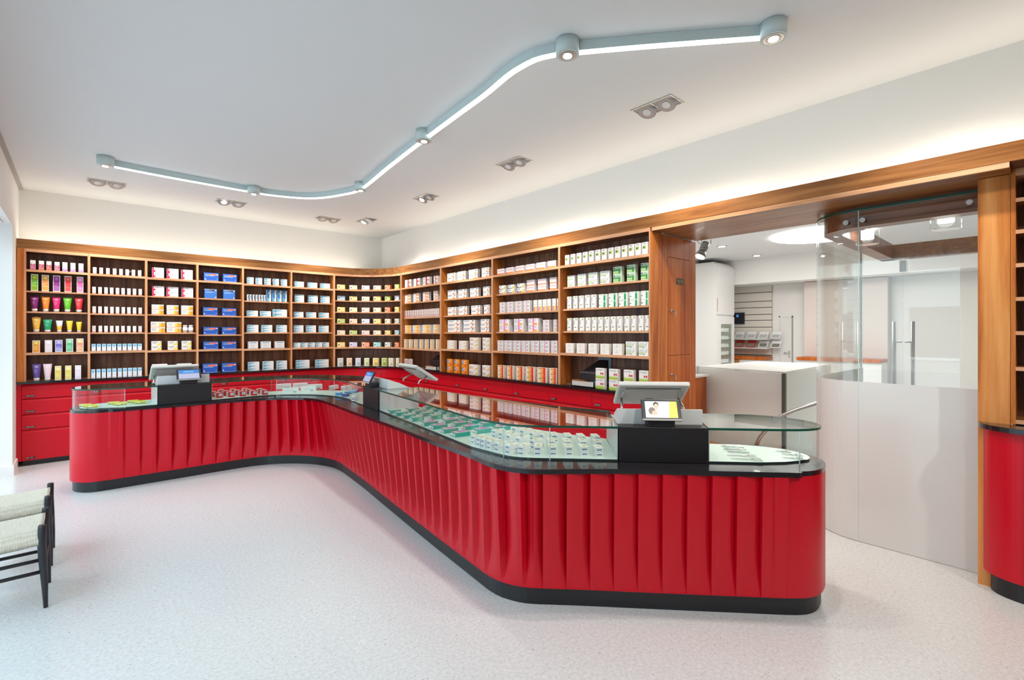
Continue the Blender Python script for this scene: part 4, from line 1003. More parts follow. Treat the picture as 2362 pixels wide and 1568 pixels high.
# bay 3
pack(2, 0, 'pink trimmed medicine pack', [(1437,1560,345),(1588,1710,357),(1738,1857,369)], c1, 2)
pack(2, 1, 'pink trimmed medicine pack', [(1437,1562,535),(1585,1708,544),(1742,1862,552)], c1, 2)
pack(2, 2, 'white and orange medicine pack', [(1430,1557,727),(1587,1710,733),(1737,1860,737)], c1, 2)
pack(2, 3, 'white and orange medicine pack', [(1420,1573,904),(1585,1740,908)], c1, 2)
pack(2, 4, 'white and yellow calcium pack', [(1428,1535,1105),(1599,1702,1104),(1742,1843,1102)], c1, 2)
pack(2, 5, 'white and orange medicine pack', [(1435,1595,1342),(1690,1845,1336)], c1, 1)
for i, (x0, x1) in enumerate(((1755, 1808), (1815, 1868))):
    u0, v = c1(x0, 940); u1, _ = c1(x1, 940); loc, rz, w_, h_ = place(2, 3, 6, u0, u1, v, depth=0)
    o = empty('pill_bottle', 'white plastic pill bottle, %s of two on the fourth shelf of the third bay' % ('left' if i == 0 else 'right'), 'bottle', (loc[0], loc[1]+w_/2, loc[2]), 0, 'white pill bottles')
    m = MB(); m.cyl((0, 0), w_/2, 0, h_*.68, flat((238, 236, 232)), 24); m.cyl((0, 0), w_/2, h_*.68, h_*.78, flat((238, 236, 232)), 24, w_*.36); m.cyl((0, 0), w_/2+.0008, h_*.12, h_*.58, flat((228, 226, 224)), 24); m.build('bottle_body', o)
    m = MB(); m.cyl((0, 0), w_*.42, h_*.785, h_, flat((242, 240, 238)), 24); m.build('cap', o)
# bay 4
for lev, its in enumerate([[(137,303,232),(343,502,248)], [(140,284,407),(346,482,417)], [(126,292,607),(334,496,617)], [(130,298,822),(334,495,823)], [(132,300,981),(334,496,979)], [(124,294,1221),(334,498,1215)]]):
    pack(3, lev, 'large blue box with black bar' if lev == 1 else 'large blue medicine box', its, c2, 1, depth=.10)
# bay 5
pb = 'pale blue and white medicine pack'
pack(4, 0, pb, [(614,686,280),(708,779,286),(803,873,291),(894,962,297),(983,1049,303)], c2, 3)
pack(4, 1, 'slim white and blue carton', seq([612,643,676,708,740,769,797], 22, 466, 474), c2, 1, depth=.03)
pack(4, 1, 'tall blue medicine carton', [(824,876,417),(886,932,421),(940,990,425),(1000,1048,429)], c2, 1, depth=.05, ordoff=7)
pack(4, 2, pb, [(610,733,644),(757,875,649),(893,1050,631)], c2, 2)
pack(4, 3, pb, [(612,738,799),(770,888,800),(933,1050,801)], c2, 3)
pack(4, 4, 'plain white and blue lettered pack', [(623,733,981),(763,873,980),(915,1020,979)], c2, 1)
pack(4, 5, pb, [(622,747,1203),(784,903,1196),(933,1050,1190)], c2, 3)
# bay 6
pack(5, 0, pb, [(1126,1233,327),(1271,1378,339),(1412,1517,348)], c2, 2)
pack(5, 1, pb, [(1128,1235,468),(1278,1385,477),(1410,1515,483)], c2, 3)
pack(5, 2, pb, [(1120,1228,658),(1258,1367,662),(1397,1506,666)], c2, 2)
pack(5, 3, pb, [(1117,1228,803),(1257,1365,805),(1395,1503,808)], c2, 3)
pack(5, 4, pb, [(1118,1195,994),(1200,1275,993),(1280,1353,992),(1358,1430,991),(1435,1507,990)], c2, 2)
pack(5, 5, pb, [(1144,1294,1183),(1359,1503,1177)], c2, 3)
# bay 7 (curved)
X7 = [(1597,1682),(1729,1814),(1863,1948),(1990,2070),(2112,2176),(2220,2270)]
for lev, (tops, cols_) in enumerate([((360,367,370,370,366,357), ('yellow','pale green','pale blue','beige','orange','lime green')), ((482,487,489,488,487,480), ('sky blue','yellow','cream','yellow','lime green','pale blue')),
        ((605,609,611,611,607,603), ('yellow','pale green','rose','beige','orange','yellow')), ((732,733,734,733,733,731), ('lime green','peach','pale blue','yellow','beige','pale grey')),
        ((858,859,860,860,859,857), ('cream','lime green','rose','beige','yellow','sky blue')), ((988,988,988,988,988,989), ('yellow','lavender','orange','turquoise','pale grey','orange'))]):
    for i in range(6): pack(6, lev, cols_[i]+' tea box', [(X7[i][0], X7[i][1], tops[i])], c2, 1, depth=.045, nlev=7, name='tea_box', cat='box', ordoff=i, inset=.018)
for i, (x, k) in enumerate(zip([(1600,1662),(1700,1757),(1795,1851),(1890,1943),(1984,2045),(2076,2137),(2152,2208),(2232,2270)], ('pale grey', 'peach', 'pale blue', 'pale green', 'yellow', 'lime green', 'beige', 'cream'))):
    pack(6, 6, 'tall %s tea carton' % k, [(x[0], x[1], 1160)], c2, 1, depth=.045, nlev=7, name='tea_carton', cat='carton', ordoff=i, inset=.018)
# bay 8
pack(7, 0, 'white pack with pink and orange stripes', [(103,180,450),(187,265,438),(276,360,424),(382,437,411)], c3, 2)
pack(7, 1, 'white pack with orange block', [(102,175,592),(184,255,580),(276,352,569),(380,437,557)], c3, 3)
pack(7, 2, 'thin pink and white carton', seq([98+17.1*k for k in range(20)], 15.5, 748, 723), c3, 1, depth=.03)
pack(7, 3, 'white pack with broad orange end', [(91,175,892),(180,262,890),(271,365,886),(378,440,883)], c3, 2)
pack(7, 4, 'white pack with broad orange end', seq([93,140,190,242,293,347,402], 40, 1027, 1028), c3, 3, depth=.05)
pack(7, 5, 'white pack with pink and orange stripes', [(98,133,1217),(138,175,1219)], c3, 3, depth=.04)
# bay 9
of = 'white pack with orange figure'
pack(8, 0, of, [(515,610,387),(614,712,370),(725,830,352),(852,940,332)], c3, 2)
pack(8, 1, of, [(520,617,552),(623,722,542),(738,838,529),(865,947,514)], c3, 2)
pack(8, 2, of, [(520,617,716),(625,725,708),(750,855,700),(873,947,692)], c3, 2)
pack(8, 3, of, [(521,665,842),(675,812,840),(843,947,832)], c3, 3, depth=.10)
pack(8, 4, 'white pack with grey ring', [(516,603,1037),(628,720,1041)], c3, 3)
pack(8, 4, 'white pack lettered doc', [(735,838,1010),(860,947,1011)], c3, 3, ordoff=2)
pack(8, 5, 'orange and grey vitamin carton', [(513,575,1218),(583,646,1222),(654,722,1226)], c3, 2, depth=.05)
pack(8, 5, 'white pack lettered doc', [(730,835,1272),(857,947,1280)], c3, 2, ordoff=3)
# bay 10
pack(9, 0, 'flat pack lettered EIOPAN', [(1004,1088,344),(1092,1182,330),(1185,1280,314),(1283,1382,299),(1386,1492,282),(1497,1596,265)], c3, 1)
pack(9, 1, 'white pack with rainbow swoosh', [(1022,1105,505),(1108,1190,497),(1198,1286,485)], c3, 2)
pack(9, 1, 'flat pack lettered EIOPAN', [(1292,1385,452),(1400,1500,440),(1517,1602,425)], c3, 2, ordoff=3)
pack(9, 2, 'white pack with pink stripe', [(1027,1095,667),(1100,1174,662),(1178,1258,657),(1262,1342,650)], c3, 3)
pack(9, 2, 'slim white carton with coloured foot', seq([1357,1404,1450,1492,1542], 42, 645, 630)+[(1588,1606,628)], c3, 1, depth=.03, ordoff=4)
pack(9, 3, 'big white pack with pink and orange', [(1025,1137,834),(1166,1277,828),(1305,1424,824)], c3, 2)
pack(9, 3, 'white pack with pink stripe', [(1450,1530,837),(1553,1604,834)], c3, 3, ordoff=3)
pack(9, 4, 'white pack with pink stripe', [(1007,1072,1038),(1075,1155,1038),(1160,1240,1039),(1245,1330,1039),(1335,1422,1040),(1425,1524,1040),(1530,1604,1040)], c3, 3, depth=.05)
pack(9, 5, 'orange and red gradient pack', [(1008,1088,1279),(1098,1178,1284),(1187,1276,1289),(1280,1386,1293),(1393,1505,1300),(1512,1604,1307)], c3, 3)
# bay 11
pack(10, 0, 'small white carton with leaf picture', [(a, a+43+.9*k, 303-8.4*k) for k, a in enumerate([80,125,172,220,268,318,368,420,472,525,580,632,686])], c4, 1, depth=.05)
pack(10, 1, 'white pack with green stripes and pen', [(98,170,465),(178,256,453),(263,347,441),(356,443,429)], c4, 2)
pack(10, 1, 'green and white medicine pack', [(458,540,395),(566,647,380),(676,752,366)], c4, 2, ordoff=4)
pack(10, 2, 'slim white carton with green emblem', [(96+47.3*k, 139+48*k, 628-4.2*k) for k in range(5)], c4, 1, depth=.05)
pack(10, 2, 'white pack with green bar', [(344,421,610),(424,501,603),(504,583,596),(587,672,589),(678,752,582)], c4, 2, ordoff=5)
pack(10, 3, 'slim white carton with green emblem', [(a, a+43+.4*k, 797-2*k) for k, a in enumerate([96,146,195,243,291,340,390,440,489,546,600,657,709])], c4, 1, depth=.05)
pack(10, 4, 'plain white pack with tiny crest', [(84,161,993),(170,249,994),(262,344,995),(356,441,996),(453,542,997)], c4, 2)
pack(10, 4, 'white pack with green stripes and pen', [(557,650,980),(657,750,981)], c4, 2, ordoff=5)
pack(10, 5, 'white pack with cherries, lettered neo-angin', [(320,403,1187),(425,510,1194),(541,632,1201),(661,748,1207)], c4, 2)

# black dispensing chutes with grey frames and trays under them (bays 8 and 11)
def chute(bay, ya, yb, label, tl):
    o = empty('dispensing_chute', label, 'chute', (XF+.02, ya, ZB), -PI/2, 'black dispensing chutes'); w_ = ya-yb
    m = MB(); fr = mat('blue grey chute frame', (.20, .27, .34), .4)
    D_ = .155
    m.box(.10, D_-.012, .03, w_, D_, .30, fr); m.build('frame', o)
    m = MB()
    pts = [(.12, D_-.014, .275), (w_-.03, D_-.014, .275), (w_-.03, D_-.014, .06), (.12, D_-.014, .06)]
    m.box(.125, D_-.016, .06, w_-.03, D_-.0125, .275, BLKM)
    lo = [(-.04, .02, .14), (.20, .02, .14), (.20, .02, .07), (-.04, .02, .07)]
    for k in range(4): m.face([pts[k], pts[(k+1) % 4], lo[(k+1) % 4], lo[k]], BLKM)
    m.face(lo, BLKM); m.build('chute_body', o)
    t = empty('output_tray', tl, 'tray', (XF+.01, ya+.05, ZB+.0005), -PI/2, 'grey output trays')
    m = MB(); m.box(-.08, .0, 0, .22, .12, .008, PLAS); m.box(-.08, 0, 0, .22, .01, .055, PLAS); m.box(-.08, .11, 0, .22, .12, .055, PLAS); m.box(-.08, 0, 0, -.07, .12, .055, PLAS); m.box(.21, 0, 0, .22, .12, .055, PLAS); m.build('tray_body', t)
    m = MB(); m.box(-.08, .0, .0555, .10, .10, .064, CHX); m.build('wooden_lid', t)
chute(7, 6.06, 5.80, 'black dispensing chute on the bottom shelf of the eighth bay, near the corner', 'grey tray with wooden lid on the bottom shelf of the eighth bay')
chute(10, 3.21, 2.95, 'black dispensing chute on the bottom shelf of the eleventh bay, beside the opening', 'grey tray with wooden lid on the bottom shelf of the eleventh bay')

# ------------------------------------------------------------------ goods in the display cases
TOPF = .7784
def along(x0, y0, rz, name, cat, label, group, parts):
    me = parts; o = bpy.data.objects.new(name, me); C.objects.link(o); o.location = (x0, y0, TOPF); o.rotation_euler = (0, 0, rz); tag(o, label, cat, group); return o
ym = MB(); yel = flat((225, 215, 60)); ym.box(-.045, -.02, .006, .045, .02, .022, yel); ym.box(-.041, -.017, 0, .041, .017, .006, flat((120, 120, 70))); ym.box(-.03, -.0206, .009, .0, -.0202, .018, W_ and flat((240, 240, 235)))
ym.face([(-.04, -.012, .0222), (.02, -.012, .0222), (.02, .012, .0222), (-.04, .012, .0222)], flat((240, 235, 120)))
ymesh = ym.mesh('yellow_pack')
GR = [('left', (.10, 6.14)), ('middle', (.33, 6.14)), ('right', (.50, 6.17))]
for gn, (gx, gy) in (('left', (.085, 6.13)), ('middle', (.30, 6.15)), ('right', (.455, 6.16))):
    for k, (dx, dy, w) in enumerate(((.0, 0, 'nearest'), (-.02, .075, 'middle'), (-.05, .155, 'farthest'))):
        along(gx+dx, gy+dy, 0, 'pastille_box', 'box', 'flat yellow pastille box, %s of the %s row of three in the left case' % (w, gn), 'flat yellow pastille boxes in the left case', ymesh)
rm = MB(); rd = flat((190, 35, 50)); rm.box(-.03, 0, 0, .03, .11, .052, rd); rm.box(-.032, .020, -0+.0001, -.0302, .105, .05, flat((225, 215, 200))); rm.box(-.012, -.0008, .020, .024, -.0003, .046, flat((242, 242, 242)))
for k in range(6): rm.box(-.008+k*.005, -.0012, .026, -.006+k*.005+.0008*(k % 2), -.0009, .042, flat((40, 120, 170)))
rm.box(-.026, .06, .0522, .026, .10, .0526, flat((240, 235, 230)))
rmesh = rm.mesh('red_pack')
for j, row in enumerate(('front', 'middle', 'back')):
    for i in range(5):
        x = 1.145+i*.112+(-.02)*j*(1-i/4); y = 6.105-.012*i+j*.15
        if j == 2 and i > 3: continue
        along(x, y, 0, 'medicine_carton', 'box', 'red carton with white barcode, %s from left in %s row of the bent case' % (ORD[i], row), 'red cartons in the bent display case', rmesh)
wm = MB(); wm.box(-.085, 0, 0, .085, .05, .062, flat((236, 238, 236))); wm.box(.0852, .002, .002, .0856, .048, .06, flat((190, 60, 70))); wm.box(-.05, -.0008, .03, .03, -.0003, .034, flat((190, 190, 195))); wm.box(.02, -.0008, .008, .06, -.0003, .02, flat((150, 150, 160)))
wmesh = wm.mesh('white_pack')
for i, (u, v, w) in enumerate(((672, 907, 'front left, largest looking'), (711, 903, 'front right'), (656, 897, 'behind the front left one'), (727, 898, 'at the back right'), (694, 895, 'at the back middle'))):
    x, y = onz(u, v, .778); along(x, y, -.25 if i in (1, 3) else 0, 'white_carton', 'box', 'wide white carton with red end in the bent case, %s' % w, 'wide white cartons in the bent display case', wmesh)
bl_ = MB(); bl_.box(-.03, 0, 0, .03, .05, .03, flat((60, 150, 215))); bl_.box(-.028, .004, .0302, .01, .046, .0306, flat((200, 225, 240))); bm1 = bl_.mesh('blue_pack')
b2 = MB(); b2.box(-.03, 0, 0, .03, .05, .03, flat((55, 60, 150))); b2.box(-.028, .004, .0302, .01, .046, .0306, flat((170, 190, 230))); bm2 = b2.mesh('indigo_pack')
for i, (u, v, me, nm) in enumerate(((779, 912, bm1, 'bright blue pack, front left'), (794, 915, bm2, 'indigo pack, front centre'), (808, 906, bm1, 'bright blue pack, rear'), (818, 905, bm2, 'indigo pack, rear right'), (800, 909, bm1, 'bright blue pack, middle'))):
    x, y = onz(u, v, .778); along(x, y, -1.0, 'blue_pack', 'box', 'small %s of the blue group beside the middle till' % nm, 'small blue packs beside the middle till', me)
sw = MB(); sw.box(-.022, 0, 0, .022, .07, .048, flat((238, 238, 236))); sw.box(-.018, -.0008, .028, .018, -.0003, .036, flat((160, 60, 70))); sw.box(-.018, -.0008, .012, .012, -.0003, .020, flat((70, 75, 100))); swm = sw.mesh('small_white_pack')
for i, (u, v, w) in enumerate(((762, 899, 'left rear'), (770, 897, 'second from left at the rear'), (790, 900, 'third from left at the rear'), (800, 899, 'right at the rear'), (815, 921, 'front, near the till'), (815, 925, 'front, nearest the till side'))):
    x, y = onz(u, v, .778); along(x, y, -1.0, 'small_white_carton', 'box', 'small white lettered carton around the blue packs, %s' % w, 'small white cartons beside the middle till', swm)
gm = MB(); tq = flat((35, 165, 150)); gm.box(0, -.037, 0, .10, .037, .030, tq); gm.box(-.0008, -.030, .005, -.0003, .034, .024, flat((240, 242, 242)))
for k in range(5): gm.box(-.0012, -.026+k*.009, .010, -.0009, -.022+k*.009, .020, flat((150, 110, 140)))
gm.box(.012, -.032, .0302, .088, .030, .0306, flat((205, 200, 190))); gm.box(.03, -.020, .0308, .075, .012, .031, flat((150, 185, 175)))
gm.box(.05, -.0378, .005, .085, -.0372, .025, flat((120, 200, 190)))
gmesh = gm.mesh('green_pack')
g2 = MB(); g2.box(0, -.037, 0, .115, .037, .028, tq); g2.box(-.0008, -.030, .005, -.0003, .034, .022, flat((240, 242, 242)))
for k in range(4): g2.box(-.0012, -.022+k*.008, .008, -.0009, -.018+k*.008, .018, flat((200, 80, 110)))
g2.box(.008, -.034, .0282, .108, .034, .0286, flat((200, 185, 190))); g2.box(.04, -.010, .0288, .10, .026, .029, flat((170, 110, 190)))
g2mesh = g2.mesh('green_lilac_pack')
c6 = lambda p: (850+p[0]*.12755, 880+p[1]*.12755); c7 = lambda p: (1100+p[0]*.14818, 940+p[1]*.14818)
rowsG = [[(330,572),(445,612),(580,660),(722,705),(930,785),(1092,842),(1275,912),(1475,980)], [(660,540),(785,578),(918,618),(1068,665),(1310,740),(1480,795),(1660,855),(1870,918)], [(975,497),(1105,537),(1250,580),(1395,625),(1610,700),(1790,750),(1975,800),(2225,870)]]
for j, rw in enumerate(rowsG):
    for i, q in enumerate(rw):
        u, v = c6(q); x, y = onz(u, v, .778); p_, n_, d_ = at(s_near((1.9, y)))
        o_ = along(x, y-.037, -.12, 'bandage_box', 'box', 'green %sbox, %s from the middle till in the %s row of the long case' % ('lilac-topped ' if i > 3 else 'flat ', ORD[i], ('front', 'middle', 'rear')[j]), 'green flat boxes in the long display case', gmesh if i < 4 else g2mesh)
wb = MB(); wb.box(-.021, 0, 0, .021, .085, .026, flat((240, 240, 238))); wb.box(-.016, -.0008, .008, .014, -.0003, .016, flat((120, 138, 170))); wb.box(-.016, .012, .0262, .016, .075, .0266, flat((228, 226, 215))); wb.box(-.008, .02, .0268, .012, .04, .027, flat((190, 180, 90)))
wbm = wb.mesh('small_white_box')
FR = [(-90, 555), (-10, 590), (60, 612), (155, 640), (275, 672), (440, 712), (635, 735), (890, 745), (1135, 750), (1385, 752), (1625, 757), (1855, 768)]
MR = [(235, 462), (335, 500), (455, 540), (605, 588), (820, 632), (1120, 650), (1365, 655), (1605, 655), (1845, 668)]
BR = [(550, 420), (670, 458), (815, 500), (975, 527), (1165, 545), (1385, 560), (1590, 570), (1820, 578)]
for j, (rw, rn) in enumerate(((FR, 'front'), (MR, 'middle'), (BR, 'back'))):
    for i, q in enumerate(rw):
        u, v = c7(q); x, y = onz(u, v, .778); s_ = s_near((x, y)); n_ = at(min(s_, s_near((2.0, 1.775))))[1]
        if i >= len(rw)-4: n_ = (-math.sin(TH)*.8, -math.cos(TH)); 
        l_ = math.hypot(*n_); rz = math.atan2(n_[1]/l_, n_[0]/l_)+PI/2
        for k in range(2):
            o = along(x+.021*math.cos(rz), y+.021*math.sin(rz), rz, 'ointment_box', 'box', '%s small white box of %s pair from left, %s row of the long case' % (('lower', 'upper')[k], ORD[i], rn), 'small white boxes stacked in pairs', wbm)
            o.location.z += k*.0275
# tweezers, nippers and scissors
def implement(kind, p0, p1, label):
    a = Vector((*onz(*c5p(p0), .779), 0)); b = Vector((*onz(*c5p(p1), .779), 0)); L = (b-a).length; rz = math.atan2(b.y-a.y, b.x-a.x)
    o = empty('scissors' if kind == 's' else 'nail_nipper', label, 'scissors' if kind == 's' else 'nipper', (a.x, a.y, TOPF+.004), rz, 'steel instruments laid out in the right case')
    for sg in (-1, 1):
        m = MB()
        if kind == 's':
            m.tube([(0, sg*.0015, 0), (L*.5, sg*.004, .001), (L*.62, -sg*.006, .001), (L*.74, -sg*.014, .001)], [.001, .0028, .003, .0025], CHROME, 8); m.build('blade', o)
            m = MB(); m.tube([(L*.86+L*.13*math.cos(2*PI*k/16), -sg*.019+.013*math.sin(2*PI*k/16), .001) for k in range(17)], .0022, CHROME, 8); m.build('finger_ring', o)
        else:
            m.tube([(0, sg*.001, 0), (L*.22, sg*.006, .002), (L*.34, -sg*.002, .002), (L*.6, -sg*.014, .002), (L, -sg*.010, .001)], [.0015, .004, .004, .0035, .003], CHROME, 8); m.build('handle', o)
    m = MB(); m.cyl((L*(.5 if kind == 's' else .3), 0), .004, -.002, .005, STEEL, 14); m.build('pivot', o)
c5p = lambda p: (1620+p[0]*.12278, 920+p[1]*.12278)
implement('n', (350, 890), (780, 930), 'steel nipper, farthest of the five instruments in the group next to the right till')
implement('n', (395, 948), (820, 965), 'steel nipper, second farthest of the five next to the right till')
implement('n', (460, 990), (880, 1018), 'steel nipper with a reddish mark, middle of the five next to the right till')
implement('s', (460, 1062), (1030, 1092), 'steel scissors, second nearest of the five next to the right till')
implement('s', (540, 1125), (1125, 1155), 'steel scissors, nearest of the five next to the right till')
implement('s', (1380, 985), (1650, 1000), 'small steel scissors, farthest of the three at the rounded end')
implement('s', (1490, 1045), (1870, 1066), 'small steel scissors, middle of the three at the rounded end')
implement('s', (1505, 1110), (1905, 1135), 'small steel scissors, nearest of the three at the rounded end')

# ------------------------------------------------------------------ suspended track light
ZTR = 3.108
trk = empty('track_light', 'long S-shaped pale ceiling light track with a glowing strip and five spots', 'ceiling light', (0, 0, ZTR))
pix = [(243,381),(400,411),(585,444),(640,452),(700,457),(745,456),(790,449),(832,437),(900,383),(978,323),(1060,262),(1120,218),(1170,176),(1200,156),(1235,138),(1270,129),(1309,124),(1500,107),(1784,86)]
TP = catmull([onz(u, v, ZTR) for u, v in pix], .06)
m = MB(); a = offset(TP, .020); b = offset(TP, -.020); m.prism(a+b[::-1], .003, ZC-ZTR-.001, TRK); m.build('housing', trk)
m = MB(); a = offset(TP, .017); b = offset(TP, -.017); m.prism(a+b[::-1], -.004, .0025, LEDM); m.build('led_strip', trk)
NODES = [(243,381), (585,446), (832,438), (978,324), (1309,126), (1784,87)]
for u, v in NODES:
    x, y = onz(u, v, ZTR-.02); m = MB(); m.cyl((x, y), .066, -.025, ZC-ZTR-.002, TRK, 36); q = m.build('spot_housing', trk)
    m = MB(); m.cyl((x, y), .050, -.028, -.0255, STEEL, 32); m.cyl((x, y), .039, -.030, -.0282, SILV, 32); q2 = m.build('trim_ring', trk); q2.parent = q
    m = MB(); m.cyl((x, y), .024, -.033, -.0302, LAMPM, 24); q2 = m.build('lens', trk); q2.parent = q
    spot('track_spot', (x, y, ZTR-.05), (x, y, 0), 60, NEUT, 1.5)
LENSD = mat('dim lamp lens', (.75, .77, .8), .15)
# recessed double downlights
DL = [((1515,245), 'nearest the camera, largest'), ((1185,375), 'second nearest along the right wall'), ((982,455), 'third along the right wall'), ((845,508), 'fourth along the right wall, near the corner'), ((757,504), 'near the corner above the left wall'), ((533,466), 'middle one above the left wall'), ((247,421), 'farthest left, above the first bay')]
for i, ((u, v), w) in enumerate(DL):
    x, y = onz(u, v, ZC)
    rz = PI/2 if i < 4 else 0
    o = empty('double_downlight', 'silver rectangular recessed double downlight in the ceiling, %s' % w, 'ceiling light', (x, y, ZC), rz, 'recessed double downlights'); o.scale = (.84, .84, .84)
    m = MB()
    for (x0, y0, x1, y1) in ((-.20, -.11, .20, -.095), (-.20, .095, .20, .11), (-.20, -.095, -.185, .095), (.185, -.095, .20, .095), (-.008, -.095, .008, .095)): m.box(x0, y0, -.006, x1, y1, -.001, SILV)
    m.build('frame', o)
    m = MB(); m.box(-.184, -.094, -.003, .184, .094, -.0012, mat('downlight recess', (.30, .29, .28), .5)); m.build('recess', o)
    for sx in (-1, 1):
        M = Matrix.Translation((sx*.096, .0, -.008)) @ Matrix.Rotation(math.radians(-24 if i >= 4 else 24), 4, 'X')
        m = MB(); m.cyl((0, 0), .082, -.014, .0, BLUEG, 32, M=M); m.cyl((0, 0), .070, -.018, -.0145, SILV, 32, .06, M=M); q = m.build('lamp_head', o)
        m = MB(); m.cyl((0, 0), .036, -.0215, -.0185, LAMPM if (i == 2 and sx > 0) or (i == 3 and sx > 0) or (i == 5 and sx < 0) else LENSD, 24, M=M); q2 = m.build('lens', o); q2.parent = q
    for k, (tx, ty) in enumerate((((x-.25, YF+.05) if i >= 4 else (XF+.05, y-.3)), ((x+.25, YF+.05) if i >= 4 else (XF+.05, y+.3)))):
        spot('downlight_beam', (x, y, ZC-.05), (tx, ty, 1.55), 62, NEUT, 1.55, .9, .05)
for q_ in ((1.0, -1.0), (2.6, -1.4)): spot('front_fill', (q_[0], q_[1], ZC-.05), (q_[0]+.6, 1.2, .4), 120, NEUT, 1.9, .9)  # added fill spots behind the camera, no fittings, to brighten the counter front
spot('extra_post_spot', (3.15, .6, ZC-.05), (4.0, .2, 1.4), 60, NEUT, 1.5, .9)  # extra spot without a fitting, aimed at the wooden post

# ------------------------------------------------------------------ stools
def stool(y0, label):
    o = empty('stool', label, 'stool', (-.14, y0, 0), 0, 'low stools with woven seats')
    wx, wy, hh = -.46, .35, .452
    for lx, ly in ((0, 0), (0, wy), (wx, 0), (wx, wy)):
        m = MB(); sx = 1 if lx == 0 else -1; ddy = 0
        m.tube([(lx, ly, .0), (lx-.004*sx, ly, .12), (lx-.012*sx, ly, .26), (lx-.016*sx, ly, .36), (lx-.014*sx, ly, hh-.01), (lx-.014*sx, ly, hh)], [.0095, .014, .0185, .0185, .0175, .016], BLKS, 14); m.build('leg', o)
    for z, yy in ((.20, 0), (.265, 0), (.20, wy), (.265, wy)):
        m = MB(); m.tube([(-.01, yy, z), (wx+.01, yy, z)], .010, BLKS, 10); m.build('stretcher', o)
    for z, xx in ((.23, -.006), (.23, wx+.006)):
        m = MB(); m.tube([(xx, 0, z), (xx, wy, z)], .009, BLKS, 10); m.build('stretcher', o)
    for yy in (0, wy):
        m = MB(); m.tube([(-.012, yy, .375), (wx+.012, yy, .375)], .009, BLKS, 10); m.build('seat_rail', o)
    # woven seat: saddle wrapped over the rails
    m = MB(); nx, ny = 26, 16; G = []
    for j in range(ny+1):
        row = []
        for i in range(nx+1):
            fx_ = i/nx; t = j/ny; x = wx*fx_*.94-.014; 
            y_ = -.014+(wy+.028)*t; edge = abs(2*t-1)
            z = .432-.055*max(0, (edge-.82)/.18)**2-.010*math.sin(PI*fx_)*(1-edge*.3)
            row.append((x, y_, z))
        G.append(row)
    i0 = len(m.v)
    for rws in G: m.v += rws
    k = m.mi(RUSH)
    for j in range(ny):
        for i in range(nx): m.f.append([j*(nx+1)+i, (j+1)*(nx+1)+i, (j+1)*(nx+1)+i+1, j*(nx+1)+i+1]); m.m.append(k); m.sm.append(True)
    n0_ = len(m.v)
    for rws in G: m.v += [(a_, b_, c_-.028) for a_, b_, c_ in rws]
    for j in range(ny):
        for i in range(nx): m.f.append([n0_+j*(nx+1)+i, n0_+j*(nx+1)+i+1, n0_+(j+1)*(nx+1)+i+1, n0_+(j+1)*(nx+1)+i]); m.m.append(k); m.sm.append(True)
    def wall(idx):
        for a_, b_ in zip(idx, idx[1:]): m.f.append([a_, b_, n0_+b_, n0_+a_]); m.m.append(k); m.sm.append(True)
    wall([i for i in range(nx+1)]); wall([ny*(nx+1)+i for i in range(nx+1)][::-1]); wall([j*(nx+1) for j in range(ny+1)][::-1]); wall([j*(nx+1)+nx for j in range(ny+1)])
    m.build('woven_seat', o)
stool(3.66, 'low black stool with pale woven seat, the nearer of the two at the left edge')
stool(4.29, 'low black stool with pale woven seat, the farther of the two at the left edge')

# ------------------------------------------------------------------ back room
# tall white cabinet with fridge below
o = empty('tall_cabinet', 'tall white cabinet with a glass-fronted fridge below, in the back room', 'cabinet', (X1, YC, 0))
dx = X2-X1
m = MB(); m.box(.004, .03, 0, dx-.004, .6, 3.15, WHG); m.box(.02, .10, 3.15, dx-.05, .6, 3.2, WHG); m.build('carcass', o)
m = MB(); m.box(.01, .0, 1.93, dx-.02, .028, 3.10, WHG); d = m.build('door', o)
m = MB(); m.box(.002, -.004, 2.0, .016, .0, 2.32, CHR); q = m.build('handle', o); q.parent = d; q['label'] = 'wooden recessed grip'
m = MB(); m.box(.01, -.0, .10, .20, .028, 1.88, WHG); m.box(dx-.12, 0, .10, dx-.02, .028, 1.88, WHG); m.box(.2, 0, 1.70, dx-.12, .028, 1.88, WHG); m.box(.2, 0, .1, dx-.12, .028, .3, WHG); d = m.build('fridge_door', o)
m = MB(); m.box(.2, .010, .3, dx-.12, .016, 1.70, GL); q = m.build('pane', o); q.parent = d
for k in range(6):
    m = MB(); z = .55+.19*k; m.box(.21, -.10 if 0 else .020, z, dx-.13, .029, z+.01, STEEL); m.box(.24, .017, z+.012, dx-.3, .029, z+.10, WHG); m.build('fridge_drawer', o)
m = MB(); m.box(.22, .0285, .3, dx-.13, .0292, 1.69, mat('fridge interior', (.30, .31, .26), .5)); m.build('interior', o)
